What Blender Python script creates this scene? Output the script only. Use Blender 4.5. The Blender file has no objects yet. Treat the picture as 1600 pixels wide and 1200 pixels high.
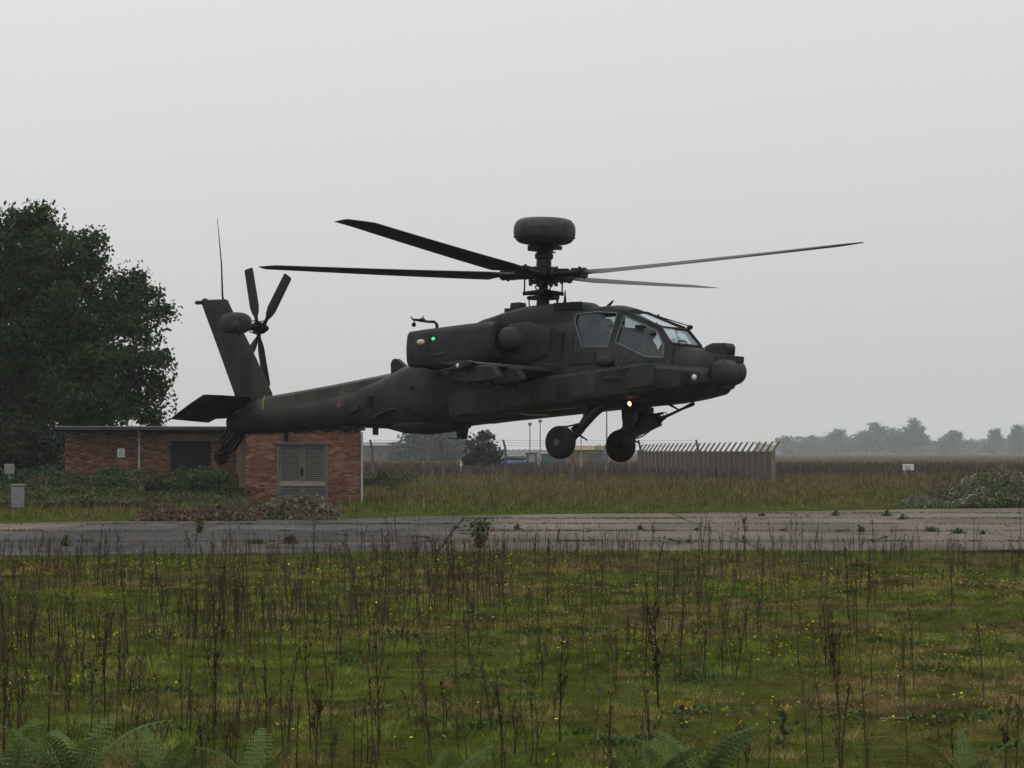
import bpy, bmesh, math, random
import numpy as np
from mathutils import Vector, Matrix
from mathutils.geometry import tessellate_polygon

R = math.radians
rng = np.random.default_rng(7)
random.seed(7)
S = bpy.context.scene
COL = S.collection

# ------------------------------------------------------------------ camera, sky, sun, exposure
CAM_H = 1.85
FOC = 5000.0                       # focal length in photograph pixels (1600 wide)
cam_d = bpy.data.cameras.new('camera')
cam = bpy.data.objects.new('camera', cam_d)
COL.objects.link(cam)
cam_d.sensor_width = 36.0
cam_d.lens = 36.0 * FOC / 1600.0
cam_d.clip_start = 0.5
cam_d.clip_end = 12000
cam.location = (0, 0, CAM_H)
cam.rotation_euler = (R(90) + math.atan(106 / FOC), 0, 0)
S.camera = cam

SUN_EL, SUN_AZ = R(38), R(-25)
w = bpy.data.worlds.new('World')
S.world = w
w.use_nodes = True
nt = w.node_tree
bg = nt.nodes['Background']
sky = nt.nodes.new('ShaderNodeTexSky')
sky.sky_type = 'NISHITA'
sky.sun_disc = False
sky.sun_elevation = SUN_EL
sky.sun_rotation = SUN_AZ
sky.air_density = 1.0
sky.dust_density = 4.0
hs = nt.nodes.new('ShaderNodeHueSaturation')
hs.inputs['Saturation'].default_value = 0.05
nt.links.new(sky.outputs[0], hs.inputs['Color'])
mx = nt.nodes.new('ShaderNodeMixRGB')
mx.inputs['Fac'].default_value = 0.93
# the overcast cloud layer: standard overcast sky, three times brighter at the zenith than at the horizon
geo = nt.nodes.new('ShaderNodeTexCoord')
sep = nt.nodes.new('ShaderNodeSeparateXYZ')
nt.links.new(geo.outputs['Generated'], sep.inputs[0])
cl = nt.nodes.new('ShaderNodeMath')
cl.operation = 'MAXIMUM'
cl.inputs[1].default_value = 0.0
nt.links.new(sep.outputs['Z'], cl.inputs[0])
ml = nt.nodes.new('ShaderNodeMath')
ml.operation = 'MULTIPLY_ADD'
ml.inputs[1].default_value = 2.0
ml.inputs[2].default_value = 1.0
nt.links.new(cl.outputs[0], ml.inputs[0])
vm = nt.nodes.new('ShaderNodeVectorMath')
vm.operation = 'SCALE'
vm.inputs[0].default_value = (5.62, 5.60, 5.63)
nt.links.new(ml.outputs[0], vm.inputs['Scale'])
nt.links.new(vm.outputs[0], mx.inputs['Color2'])
nt.links.new(hs.outputs[0], mx.inputs['Color1'])
nt.links.new(mx.outputs[0], bg.inputs['Color'])
bg.inputs['Strength'].default_value = 0.1

sd = bpy.data.lights.new('sun', 'SUN')
sd.energy = 0.5
sd.angle = R(25)
sd.color = (1.0, 0.97, 0.92)
so = bpy.data.objects.new('sun', sd)
COL.objects.link(so)
dirv = Vector((math.sin(SUN_AZ) * math.cos(SUN_EL), math.cos(SUN_AZ) * math.cos(SUN_EL), math.sin(SUN_EL)))
so.rotation_euler = dirv.to_track_quat('Z', 'Y').to_euler()
so.location = (0, 40, 60)

S.view_settings.view_transform = 'Standard'
S.view_settings.look = 'None'
S.view_settings.exposure = 0.0
S.view_settings.gamma = 1.0
S.view_settings.use_curve_mapping = False
S.cycles.use_denoising = True
S.cycles.max_bounces = 6
S.cycles.diffuse_bounces = 3
S.cycles.glossy_bounces = 3
S.cycles.transparent_max_bounces = 10
S.cycles.volume_bounces = 1
S.cycles.sample_clamp_indirect = 4.0


def px(p, Y):
    """world x of photograph column p at depth Y"""
    return (p - 800.0) / FOC * Y


def zz(q, Y):
    """world height of photograph row q at depth Y"""
    return CAM_H + (706.0 - q) / FOC * Y


# ------------------------------------------------------------------ materials
def new_mat(name):
    m = bpy.data.materials.new(name)
    m.use_nodes = True
    return m, m.node_tree, m.node_tree.nodes['Principled BSDF']


def mat(name, col, rough=0.7, var=0.18, scale=3.0, metal=0.0, spec=0.18, bump=0.0, bscale=40.0, streak=None):
    """base colour broken up with two octaves of wear, optional bump"""
    m, t, b = new_mat(name)
    tc = t.nodes.new('ShaderNodeTexCoord')
    n1 = t.nodes.new('ShaderNodeTexNoise')
    n1.inputs['Scale'].default_value = scale
    n1.inputs['Detail'].default_value = 8
    n1.inputs['Roughness'].default_value = 0.65
    if streak:
        mp = t.nodes.new('ShaderNodeMapping')
        mp.inputs['Scale'].default_value = streak
        t.links.new(tc.outputs['Object'], mp.inputs[0])
        t.links.new(mp.outputs[0], n1.inputs['Vector'])
    else:
        t.links.new(tc.outputs['Object'], n1.inputs['Vector'])
    r = t.nodes.new('ShaderNodeValToRGB')
    c = np.array(col)
    r.color_ramp.elements[0].position = 0.3
    r.color_ramp.elements[1].position = 0.7
    r.color_ramp.elements[0].color = (*(c * (1 - var)), 1)
    r.color_ramp.elements[1].color = (*(c * (1 + var)), 1)
    t.links.new(n1.outputs['Fac'], r.inputs[0])
    t.links.new(r.outputs[0], b.inputs['Base Color'])
    b.inputs['Roughness'].default_value = rough
    b.inputs['Metallic'].default_value = metal
    b.inputs['Specular IOR Level'].default_value = spec
    if bump:
        n2 = t.nodes.new('ShaderNodeTexNoise')
        n2.inputs['Scale'].default_value = bscale
        n2.inputs['Detail'].default_value = 5
        t.links.new(tc.outputs['Object'], n2.inputs['Vector'])
        bp = t.nodes.new('ShaderNodeBump')
        bp.inputs['Strength'].default_value = bump
        bp.inputs['Distance'].default_value = 0.02
        t.links.new(n2.outputs['Fac'], bp.inputs['Height'])
        t.links.new(bp.outputs[0], b.inputs['Normal'])
    return m


def tint_mat(name, rough=0.75, spec=0.25, translucent=0.0):
    """colour from the per-piece 'tint' attribute"""
    m, t, b = new_mat(name)
    a = t.nodes.new('ShaderNodeAttribute')
    a.attribute_name = 'tint'
    t.links.new(a.outputs['Color'], b.inputs['Base Color'])
    b.inputs['Roughness'].default_value = rough
    b.inputs['Specular IOR Level'].default_value = spec
    if translucent:
        tr = t.nodes.new('ShaderNodeBsdfTranslucent')
        t.links.new(a.outputs['Color'], tr.inputs['Color'])
        ms = t.nodes.new('ShaderNodeMixShader')
        ms.inputs[0].default_value = translucent
        t.links.new(b.outputs[0], ms.inputs[1])
        t.links.new(tr.outputs[0], ms.inputs[2])
        t.links.new(ms.outputs[0], t.nodes['Material Output'].inputs['Surface'])
    return m


def emit_mat(name, col, s):
    m, t, b = new_mat(name)
    b.inputs['Base Color'].default_value = (*col, 1)
    b.inputs['Emission Color'].default_value = (*col, 1)
    b.inputs['Emission Strength'].default_value = s
    return m


def glass_mat(name, tint, gloss):
    m, t, b = new_mat(name)
    t.nodes.remove(b)
    tr = t.nodes.new('ShaderNodeBsdfTransparent')
    tr.inputs[0].default_value = (*tint, 1)
    gl = t.nodes.new('ShaderNodeBsdfGlossy')
    gl.inputs['Roughness'].default_value = 0.08
    gl.inputs['Color'].default_value = (0.9, 0.95, 1, 1)
    fr = t.nodes.new('ShaderNodeLayerWeight')
    fr.inputs['Blend'].default_value = 0.5
    pw = t.nodes.new('ShaderNodeMath')
    pw.operation = 'POWER'
    pw.inputs[1].default_value = 5.0
    t.links.new(fr.outputs['Facing'], pw.inputs[0])
    ad = t.nodes.new('ShaderNodeMath')
    ad.operation = 'ADD'
    ad.use_clamp = True
    ad.inputs[1].default_value = gloss
    t.links.new(pw.outputs[0], ad.inputs[0])
    ms = t.nodes.new('ShaderNodeMixShader')
    t.links.new(ad.outputs[0], ms.inputs[0])
    t.links.new(tr.outputs[0], ms.inputs[1])
    t.links.new(gl.outputs[0], ms.inputs[2])
    t.links.new(ms.outputs[0], t.nodes['Material Output'].inputs['Surface'])
    return m


def airframe_mat(name, col, rough=0.6):
    """weathered olive-grey airframe paint: blotches, rain streaks and fine scratches"""
    m, t, b = new_mat(name)
    tc = t.nodes.new('ShaderNodeTexCoord')

    def noise(scale, sc=(1, 1, 1), det=6):
        mp = t.nodes.new('ShaderNodeMapping')
        mp.inputs['Scale'].default_value = sc
        t.links.new(tc.outputs['Object'], mp.inputs[0])
        n = t.nodes.new('ShaderNodeTexNoise')
        n.inputs['Scale'].default_value = scale
        n.inputs['Detail'].default_value = det
        n.inputs['Roughness'].default_value = 0.6
        t.links.new(mp.outputs[0], n.inputs['Vector'])
        return n.outputs['Fac']
    c = np.array(col)
    r = t.nodes.new('ShaderNodeValToRGB')
    r.color_ramp.elements[0].position = 0.32
    r.color_ramp.elements[1].position = 0.68
    r.color_ramp.elements[0].color = (*(c * 0.6), 1)
    r.color_ramp.elements[1].color = (*(c * 1.4), 1)
    t.links.new(noise(1.6), r.inputs[0])
    r2 = t.nodes.new('ShaderNodeValToRGB')
    r2.color_ramp.elements[0].position = 0.45
    r2.color_ramp.elements[1].position = 0.75
    r2.color_ramp.elements[0].color = (1, 1, 1, 1)
    r2.color_ramp.elements[1].color = (0.62, 0.60, 0.56, 1)
    t.links.new(noise(2.2, (2.2, 2.2, 0.45)), r2.inputs[0])
    mu = t.nodes.new('ShaderNodeMixRGB')
    mu.blend_type = 'MULTIPLY'
    mu.inputs['Fac'].default_value = 0.8
    t.links.new(r.outputs[0], mu.inputs['Color1'])
    t.links.new(r2.outputs[0], mu.inputs['Color2'])
    r3 = t.nodes.new('ShaderNodeValToRGB')
    r3.color_ramp.elements[0].position = 0.70
    r3.color_ramp.elements[1].position = 0.76
    r3.color_ramp.elements[0].color = (0, 0, 0, 1)
    r3.color_ramp.elements[1].color = (1, 1, 1, 1)
    t.links.new(noise(13.0, det=2), r3.inputs[0])
    ch = t.nodes.new('ShaderNodeMixRGB')
    ch.inputs['Color2'].default_value = (*(c * 2.0), 1)
    t.links.new(r3.outputs[0], ch.inputs['Fac'])
    t.links.new(mu.outputs[0], ch.inputs['Color1'])
    sx_ = t.nodes.new('ShaderNodeSeparateXYZ')
    t.links.new(tc.outputs['Object'], sx_.inputs[0])
    cx_ = t.nodes.new('ShaderNodeCombineXYZ')
    t.links.new(sx_.outputs['X'], cx_.inputs['X'])
    t.links.new(sx_.outputs['Z'], cx_.inputs['Y'])
    bk = t.nodes.new('ShaderNodeTexBrick')
    bk.inputs['Scale'].default_value = 1.0
    bk.inputs['Mortar Size'].default_value = 0.0075
    bk.inputs['Mortar Smooth'].default_value = 0.3
    bk.inputs['Brick Width'].default_value = 0.62
    bk.inputs['Row Height'].default_value = 0.37
    bk.inputs['Color1'].default_value = (0.80, 0.80, 0.80, 1)
    bk.inputs['Color2'].default_value = (1.24, 1.24, 1.22, 1)
    bk.inputs['Mortar'].default_value = (0.5, 0.5, 0.5, 1)
    bk.offset = 0.37
    t.links.new(cx_.outputs[0], bk.inputs['Vector'])
    pl = t.nodes.new('ShaderNodeMixRGB')
    pl.blend_type = 'MULTIPLY'
    pl.inputs['Fac'].default_value = 1
    t.links.new(ch.outputs[0], pl.inputs['Color1'])
    t.links.new(bk.outputs['Color'], pl.inputs['Color2'])
    t.links.new(pl.outputs[0], b.inputs['Base Color'])
    rr = t.nodes.new('ShaderNodeMapRange')
    rr.inputs['To Min'].default_value = rough - 0.1
    rr.inputs['To Max'].default_value = rough + 0.15
    t.links.new(noise(4), rr.inputs['Value'])
    t.links.new(rr.outputs[0], b.inputs['Roughness'])
    b.inputs['Specular IOR Level'].default_value = 0.16
    bp = t.nodes.new('ShaderNodeBump')
    bp.inputs['Strength'].default_value = 0.25
    bp.inputs['Distance'].default_value = 0.01
    t.links.new(noise(7), bp.inputs['Height'])
    t.links.new(bp.outputs[0], b.inputs['Normal'])
    return m


M = {}
M['skin'] = airframe_mat('airframe_paint', (0.0235, 0.0250, 0.0258))
M['skin2'] = airframe_mat('airframe_paint_grey', (0.0325, 0.0345, 0.0355), 0.6)
M['spine'] = airframe_mat('spine_paint_lit', (0.0562, 0.0555, 0.0488), 0.65)  # lighter than the airframe: light on the spine's side is painted in
M['radome'] = airframe_mat('radome_paint', (0.04, 0.0464, 0.0448), 0.6)
M['dark'] = mat('dark_metal', (0.0121, 0.0121, 0.0121), 0.5, 0.3, 9, 0.3)
M['blade'] = mat('rotor_blade_paint', (0.024, 0.024, 0.0248), 0.6, 0.2, 2)
M['rubber'] = mat('tyre_rubber', (0.0126, 0.0122, 0.0113), 0.85, 0.25, 12)
M['rim'] = mat('wheel_rim_paint', (0.0562, 0.0562, 0.0525), 0.6, 0.25, 12)
M['black'] = mat('matt_black', (0.012, 0.012, 0.012), 0.9, 0.3, 6)  # plain black; also paints the dark inside recesses and engine openings
M['frame'] = mat('window_seal_grey', (0.132, 0.141, 0.144), 0.7, 0.25, 20)
M['glass'] = glass_mat('canopy_glass', (0.80, 0.84, 0.85), 0.035)
M['fabric'] = mat('olive_fabric', (0.03, 0.033, 0.021), 0.95, 0.2, 20)
M['helmet'] = mat('helmet_shell', (0.22, 0.22, 0.19), 0.4, 0.1, 10)
M['skinhuman'] = mat('face_skin', (0.42, 0.26, 0.19), 0.6, 0.08, 30)
M['lamp_cream'] = mat('cream_lens', (0.52, 0.45, 0.30), 0.4, 0.3, 25)
M['lamp_white'] = mat('clear_lens', (0.62, 0.62, 0.56), 0.3, 0.1, 20)
M['green_lit'] = emit_mat('green_light_lit', (0.03, 0.6, 0.22), 1.3)
M['warm_lit'] = emit_mat('landing_light_lit', (1.0, 0.52, 0.20), 4.5)
M['pink'] = mat('pink_stencil', (0.16, 0.05, 0.10), 0.6, 0.2, 20)
M['pale_mark'] = mat('pale_roundel_paint', (0.20, 0.18, 0.145), 0.7, 0.25, 15)
M['yellow'] = mat('yellow_strap', (0.30, 0.26, 0.10), 0.7, 0.2, 15)
M['grey_paint'] = mat('grey_door_paint', (0.105, 0.103, 0.096), 0.7, 0.22, 5, bump=0.2)
M['grey_louvre'] = mat('grey_louvre_paint', (0.115, 0.112, 0.103), 0.75, 0.25, 6)
M['pale_wood'] = mat('bare_weathered_wood', (0.2232, 0.186, 0.1519), 0.85, 0.35, 4, streak=(1, 1, 6))
M['board'] = mat('brown_board', (0.168, 0.1295, 0.091), 0.85, 0.25, 3, streak=(3, 3, .4))
M['mortar'] = mat('mortar', (0.1275, 0.0938, 0.075), 0.95, 0.3, 5)
M['lintel'] = mat('lintel_concrete', (0.15, 0.12, 0.075), 0.9, 0.3, 4)
M['roofedge'] = mat('roof_felt_edge', (0.051, 0.048, 0.0468), 0.9, 0.3, 3)
M['pipe'] = mat('painted_pipe', (0.294, 0.294, 0.287), 0.6, 0.2, 5)
M['void'] = mat('dark_opening_paint', (0.014, 0.016, 0.017), 0.8, 0.3, 3)
M['sign'] = mat('white_sign', (0.54, 0.5475, 0.525), 0.5, 0.06, 6)
M['sign_green'] = mat('sign_green_print', (0.10, 0.22, 0.17), 0.6, 0.1, 6)
M['concrete'] = mat('post_concrete', (0.102, 0.0969, 0.0842), 0.9, 0.3, 5)
M['panelc'] = mat('panel_concrete', (0.0389, 0.0322, 0.0246), 0.92, 0.3, 2.5, streak=(1, 1, .35))
M['panelpost'] = mat('panel_post_concrete', (0.1524, 0.1318, 0.0972), 0.92, 0.3, 2.5, streak=(1, 1, .35))
M['lichen'] = mat('lichened_concrete', (0.1505, 0.1145, 0.0536), 0.95, 0.3, 5)
M['wire'] = mat('galvanised_wire', (0.12, 0.12, 0.12), 0.6, 0.2, 5, 0.5)
M['box_grey'] = mat('cabinet_grey', (0.1792, 0.1845, 0.1845), 0.6, 0.14, 5, bump=0.1)
M['box_white'] = mat('cabinet_white', (0.1848, 0.1848, 0.1781), 0.6, 0.12, 5)
M['bark'] = mat('bark', (0.06, 0.05, 0.038), 0.95, 0.35, 6, bump=0.8, bscale=15)
M['timber'] = mat('dark_timber', (0.035, 0.028, 0.022), 0.9, 0.3, 6, bump=0.5)
M['hutgreen'] = mat('green_hut_cladding', (0.05, 0.10, 0.075), 0.8, 0.2, 2)
M['hutyellow'] = mat('ochre_shed_cladding', (0.14, 0.112, 0.0525), 0.85, 0.25, 1.5)
M['hutroof'] = mat('ochre_shed_roof', (0.182, 0.147, 0.07), 0.85, 0.25, 1.5)
M['kiosk'] = mat('dark_kiosk_paint', (0.07, 0.075, 0.08), 0.7, 0.2, 2)
M['kioskpane'] = mat('kiosk_pale_panel', (0.21, 0.217, 0.217), 0.6, 0.2, 2)
M['steel'] = mat('galvanised_steel', (0.204, 0.204, 0.198), 0.55, 0.2, 4, 0.2)
M['car_blue'] = mat('blue_car_paint', (0.10, 0.16, 0.27), 0.3, 0.05, 2)
M['car_pale'] = mat('silver_car_paint', (0.35, 0.40, 0.45), 0.3, 0.05, 2)
M['carglass'] = mat('car_glass_dark', (0.03, 0.035, 0.04), 0.15, 0.05, 2)
M['barnwall'] = mat('barn_cladding', (0.132, 0.12, 0.111), 0.85, 0.2, .6)
M['barnroof'] = mat('barn_roof', (0.162, 0.156, 0.15), 0.85, 0.2, .4)
M['leaf'] = tint_mat('leaf', 0.7, 0.14, 0.2)
M['fern'] = tint_mat('fern_leaf', 0.8, 0.05, 0.25)
M['grass'] = tint_mat('grass_blade', 0.9, 0.08, 0.25)
M['stalk'] = tint_mat('dead_stalk', 0.95, 0.05)
M['petal'] = tint_mat('petal', 0.7, 0.2, 0.2)
M['bricktint'] = tint_mat('brick_clay', 0.9, 0.2)


def brick_single_mat():
    m, t, b = new_mat('brick_clay_single')
    oi = t.nodes.new('ShaderNodeObjectInfo')
    r = t.nodes.new('ShaderNodeValToRGB')
    cr = r.color_ramp
    cr.elements[0].color = (0.100, 0.051, 0.038, 1)
    cr.elements[1].color = (0.240, 0.132, 0.092, 1)
    for p, c in ((0.25, (0.143, 0.066, 0.046, 1)), (0.5, (0.176, 0.080, 0.053, 1)), (0.75, (0.204, 0.100, 0.066, 1))):
        e = cr.elements.new(p)
        e.color = c
    t.links.new(oi.outputs['Random'], r.inputs[0])
    tc = t.nodes.new('ShaderNodeTexCoord')
    n = t.nodes.new('ShaderNodeTexNoise')
    n.inputs['Scale'].default_value = 30
    n.inputs['Detail'].default_value = 6
    t.links.new(tc.outputs['Object'], n.inputs['Vector'])
    mr = t.nodes.new('ShaderNodeMapRange')
    mr.inputs['To Min'].default_value = 0.7
    mr.inputs['To Max'].default_value = 1.3
    t.links.new(n.outputs['Fac'], mr.inputs['Value'])
    mu = t.nodes.new('ShaderNodeMixRGB')
    mu.blend_type = 'MULTIPLY'
    mu.inputs['Fac'].default_value = 1
    t.links.new(r.outputs[0], mu.inputs['Color1'])
    t.links.new(mr.outputs[0], mu.inputs['Color2'])
    ge = t.nodes.new('ShaderNodeNewGeometry')
    n3 = t.nodes.new('ShaderNodeTexNoise')
    n3.inputs['Scale'].default_value = 1.1
    n3.inputs['Detail'].default_value = 4
    t.links.new(ge.outputs['Position'], n3.inputs['Vector'])
    m3 = t.nodes.new('ShaderNodeMapRange')
    m3.inputs['From Min'].default_value = 0.3
    m3.inputs['From Max'].default_value = 0.7
    m3.inputs['To Min'].default_value = 0.66
    m3.inputs['To Max'].default_value = 1.25
    t.links.new(n3.outputs['Fac'], m3.inputs['Value'])
    mu3 = t.nodes.new('ShaderNodeMixRGB')
    mu3.blend_type = 'MULTIPLY'
    mu3.inputs['Fac'].default_value = 1
    t.links.new(mu.outputs[0], mu3.inputs['Color1'])
    t.links.new(m3.outputs[0], mu3.inputs['Color2'])
    t.links.new(mu3.outputs[0], b.inputs['Base Color'])
    b.inputs['Roughness'].default_value = 0.9
    b.inputs['Specular IOR Level'].default_value = 0.2
    return m


M['brick'] = brick_single_mat()
BRICK_COLS = np.array([(0.100, 0.051, 0.038), (0.143, 0.066, 0.046), (0.176, 0.080, 0.053), (0.204, 0.100, 0.066), (0.240, 0.132, 0.092)])


def ground_mat():
    m, t, b = new_mat('field_ground')
    tc = t.nodes.new('ShaderNodeTexCoord')

    def noise(scale, det=6, rough=0.6, sc=(1, 1, 1)):
        mp = t.nodes.new('ShaderNodeMapping')
        mp.inputs['Scale'].default_value = sc
        t.links.new(tc.outputs['Object'], mp.inputs[0])
        n = t.nodes.new('ShaderNodeTexNoise')
        n.inputs['Scale'].default_value = scale
        n.inputs['Detail'].default_value = det
        n.inputs['Roughness'].default_value = rough
        t.links.new(mp.outputs[0], n.inputs['Vector'])
        return n.outputs['Fac']

    def ramp(src, stops):
        r = t.nodes.new('ShaderNodeValToRGB')
        while len(r.color_ramp.elements) < len(stops):
            r.color_ramp.elements.new(0.5)
        for e, (p, c) in zip(r.color_ramp.elements, stops):
            e.position = p
            e.color = (*c, 1)
        t.links.new(src, r.inputs[0])
        return r.outputs[0]
    near = ramp(noise(0.55, 9, 0.7), [(0.34, (0.046, 0.042, 0.018)), (0.45, (0.060, 0.068, 0.015)), (0.56, (0.050, 0.072, 0.014)), (0.68, (0.084, 0.066, 0.031))])
    fine = ramp(noise(9, 7, 0.75), [(0.35, (0.35, 0.38, 0.35)), (0.65, (1.25, 1.2, 1.15))])
    mu = t.nodes.new('ShaderNodeMixRGB')
    mu.blend_type = 'MULTIPLY'
    mu.inputs['Fac'].default_value = 1
    t.links.new(near, mu.inputs['Color1'])
    t.links.new(fine, mu.inputs['Color2'])
    far = ramp(noise(0.03, 8, 0.7, (0.35, 1, 1)), [(0.38, (0.052, 0.032, 0.022)), (0.5, (0.060, 0.040, 0.026)), (0.6, (0.056, 0.052, 0.022)), (0.7, (0.064, 0.041, 0.030))])
    sp = t.nodes.new('ShaderNodeSeparateXYZ')
    t.links.new(tc.outputs['Object'], sp.inputs[0])
    mr = t.nodes.new('ShaderNodeMapRange')
    mr.inputs['From Min'].default_value = 130
    mr.inputs['From Max'].default_value = 230
    t.links.new(sp.outputs['Y'], mr.inputs['Value'])
    mi = t.nodes.new('ShaderNodeMixRGB')
    t.links.new(mr.outputs[0], mi.inputs['Fac'])
    t.links.new(mu.outputs[0], mi.inputs['Color1'])
    t.links.new(far, mi.inputs['Color2'])
    t.links.new(mi.outputs[0], b.inputs['Base Color'])
    b.inputs['Roughness'].default_value = 1.0
    b.inputs['Specular IOR Level'].default_value = 0.0
    bp = t.nodes.new('ShaderNodeBump')
    bp.inputs['Strength'].default_value = 0.7
    bp.inputs['Distance'].default_value = 0.05
    t.links.new(noise(14, 6, 0.7), bp.inputs['Height'])
    t.links.new(bp.outputs[0], b.inputs['Normal'])
    return m


def slab_mat(name, base, dark, amount):
    m, t, b = new_mat(name)
    tc = t.nodes.new('ShaderNodeTexCoord')
    ge = t.nodes.new('ShaderNodeNewGeometry')

    def noise(scale, det=8, rough=0.65, sc=(1, 1, 1)):
        mp = t.nodes.new('ShaderNodeMapping')
        mp.inputs['Scale'].default_value = sc
        t.links.new(ge.outputs['Position'], mp.inputs[0])
        n = t.nodes.new('ShaderNodeTexNoise')
        n.inputs['Scale'].default_value = scale
        n.inputs['Detail'].default_value = det
        n.inputs['Roughness'].default_value = rough
        n.inputs['Distortion'].default_value = 0.4
        t.links.new(mp.outputs[0], n.inputs['Vector'])
        return n.outputs['Fac']
    r = t.nodes.new('ShaderNodeValToRGB')
    r.color_ramp.elements[0].position = 0.5 - amount
    r.color_ramp.elements[1].position = 0.5 + amount
    r.color_ramp.elements[0].color = (*dark, 1)
    r.color_ramp.elements[1].color = (*base, 1)
    t.links.new(noise(0.22, 9, 0.62, (1, 0.45, 1)), r.inputs[0])
    # old tar coat spread over the western slabs, with a ragged edge
    sx_ = t.nodes.new('ShaderNodeSeparateXYZ')
    t.links.new(ge.outputs['Position'], sx_.inputs[0])
    ma = t.nodes.new('ShaderNodeMath')
    ma.operation = 'MULTIPLY_ADD'
    ma.inputs[1].default_value = 9.0
    t.links.new(noise(0.16, 6, 0.6, (1, .35, 1)), ma.inputs[0])
    t.links.new(sx_.outputs['X'], ma.inputs[2])
    m1 = t.nodes.new('ShaderNodeMapRange')
    m1.inputs['From Min'].default_value = 4.4
    m1.inputs['From Max'].default_value = 2.6
    t.links.new(ma.outputs[0], m1.inputs['Value'])
    m2 = t.nodes.new('ShaderNodeMapRange')
    m2.inputs['From Min'].default_value = -7.0
    m2.inputs['From Max'].default_value = -5.6
    t.links.new(ma.outputs[0], m2.inputs['Value'])
    mm = t.nodes.new('ShaderNodeMath')
    mm.operation = 'MULTIPLY'
    t.links.new(m1.outputs[0], mm.inputs[0])
    t.links.new(m2.outputs[0], mm.inputs[1])
    rt = t.nodes.new('ShaderNodeValToRGB')
    rt.color_ramp.elements[0].position = 0.36
    rt.color_ramp.elements[1].position = 0.66
    rt.color_ramp.elements[0].color = (0.036, 0.036, 0.038, 1)
    rt.color_ramp.elements[1].color = (0.080, 0.075, 0.072, 1)
    t.links.new(noise(0.5, 8, 0.62, (1, 0.3, 1)), rt.inputs[0])
    mt_ = t.nodes.new('ShaderNodeMixRGB')
    t.links.new(mm.outputs[0], mt_.inputs['Fac'])
    t.links.new(r.outputs[0], mt_.inputs['Color1'])
    t.links.new(rt.outputs[0], mt_.inputs['Color2'])
    r = mt_
    r2 = t.nodes.new('ShaderNodeValToRGB')
    r2.color_ramp.elements[0].position = 0.3
    r2.color_ramp.elements[1].position = 0.7
    r2.color_ramp.elements[0].color = (0.72, 0.72, 0.73, 1)
    r2.color_ramp.elements[1].color = (1.22, 1.2, 1.16, 1)
    t.links.new(noise(3.5, 8, 0.75), r2.inputs[0])
    mu = t.nodes.new('ShaderNodeMixRGB')
    mu.blend_type = 'MULTIPLY'
    mu.inputs['Fac'].default_value = 1
    t.links.new(r.outputs[0], mu.inputs['Color1'])
    t.links.new(r2.outputs[0], mu.inputs['Color2'])
    oi = t.nodes.new('ShaderNodeObjectInfo')
    mr = t.nodes.new('ShaderNodeMapRange')
    mr.inputs['To Min'].default_value = 0.86
    mr.inputs['To Max'].default_value = 1.14
    t.links.new(oi.outputs['Random'], mr.inputs['Value'])
    mu2 = t.nodes.new('ShaderNodeMixRGB')
    mu2.blend_type = 'MULTIPLY'
    mu2.inputs['Fac'].default_value = 1
    t.links.new(mu.outputs[0], mu2.inputs['Color1'])
    t.links.new(mr.outputs[0], mu2.inputs['Color2'])
    t.links.new(mu2.outputs[0], b.inputs['Base Color'])
    b.inputs['Roughness'].default_value = 1.0
    b.inputs['Specular IOR Level'].default_value = 0.05
    bp = t.nodes.new('ShaderNodeBump')
    bp.inputs['Strength'].default_value = 0.4
    bp.inputs['Distance'].default_value = 0.02
    t.links.new(noise(9, 6), bp.inputs['Height'])
    t.links.new(bp.outputs[0], b.inputs['Normal'])
    return m


M['ground'] = ground_mat()
M['slab'] = slab_mat('weathered_slab', (0.155, 0.132, 0.107), (0.080, 0.070, 0.059), 0.15)



# ------------------------------------------------------------------ mesh helpers
def link(name, me, m, parent=None, smooth=35):
    o = bpy.data.objects.new(name, me)
    COL.objects.link(o)
    if m is not None and len(me.materials) == 0:
        me.materials.append(m)
    if smooth:
        me.polygons.foreach_set('use_smooth', [True] * len(me.polygons))
        me.set_sharp_from_angle(angle=R(smooth))
    if parent is not None:
        o.parent = parent
    return o


def tag(o, label=None, cat=None, group=None, kind=None):
    if label:
        o['label'] = label
    if cat:
        o['category'] = cat
    if group:
        o['group'] = group
    if kind:
        o['kind'] = kind
    return o


def empty(name, loc=(0, 0, 0), rz=0.0):
    o = bpy.data.objects.new(name, None)
    o.empty_display_size = 0.3
    o.location = loc
    o.rotation_euler = (0, 0, rz)
    COL.objects.link(o)
    return o


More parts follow.
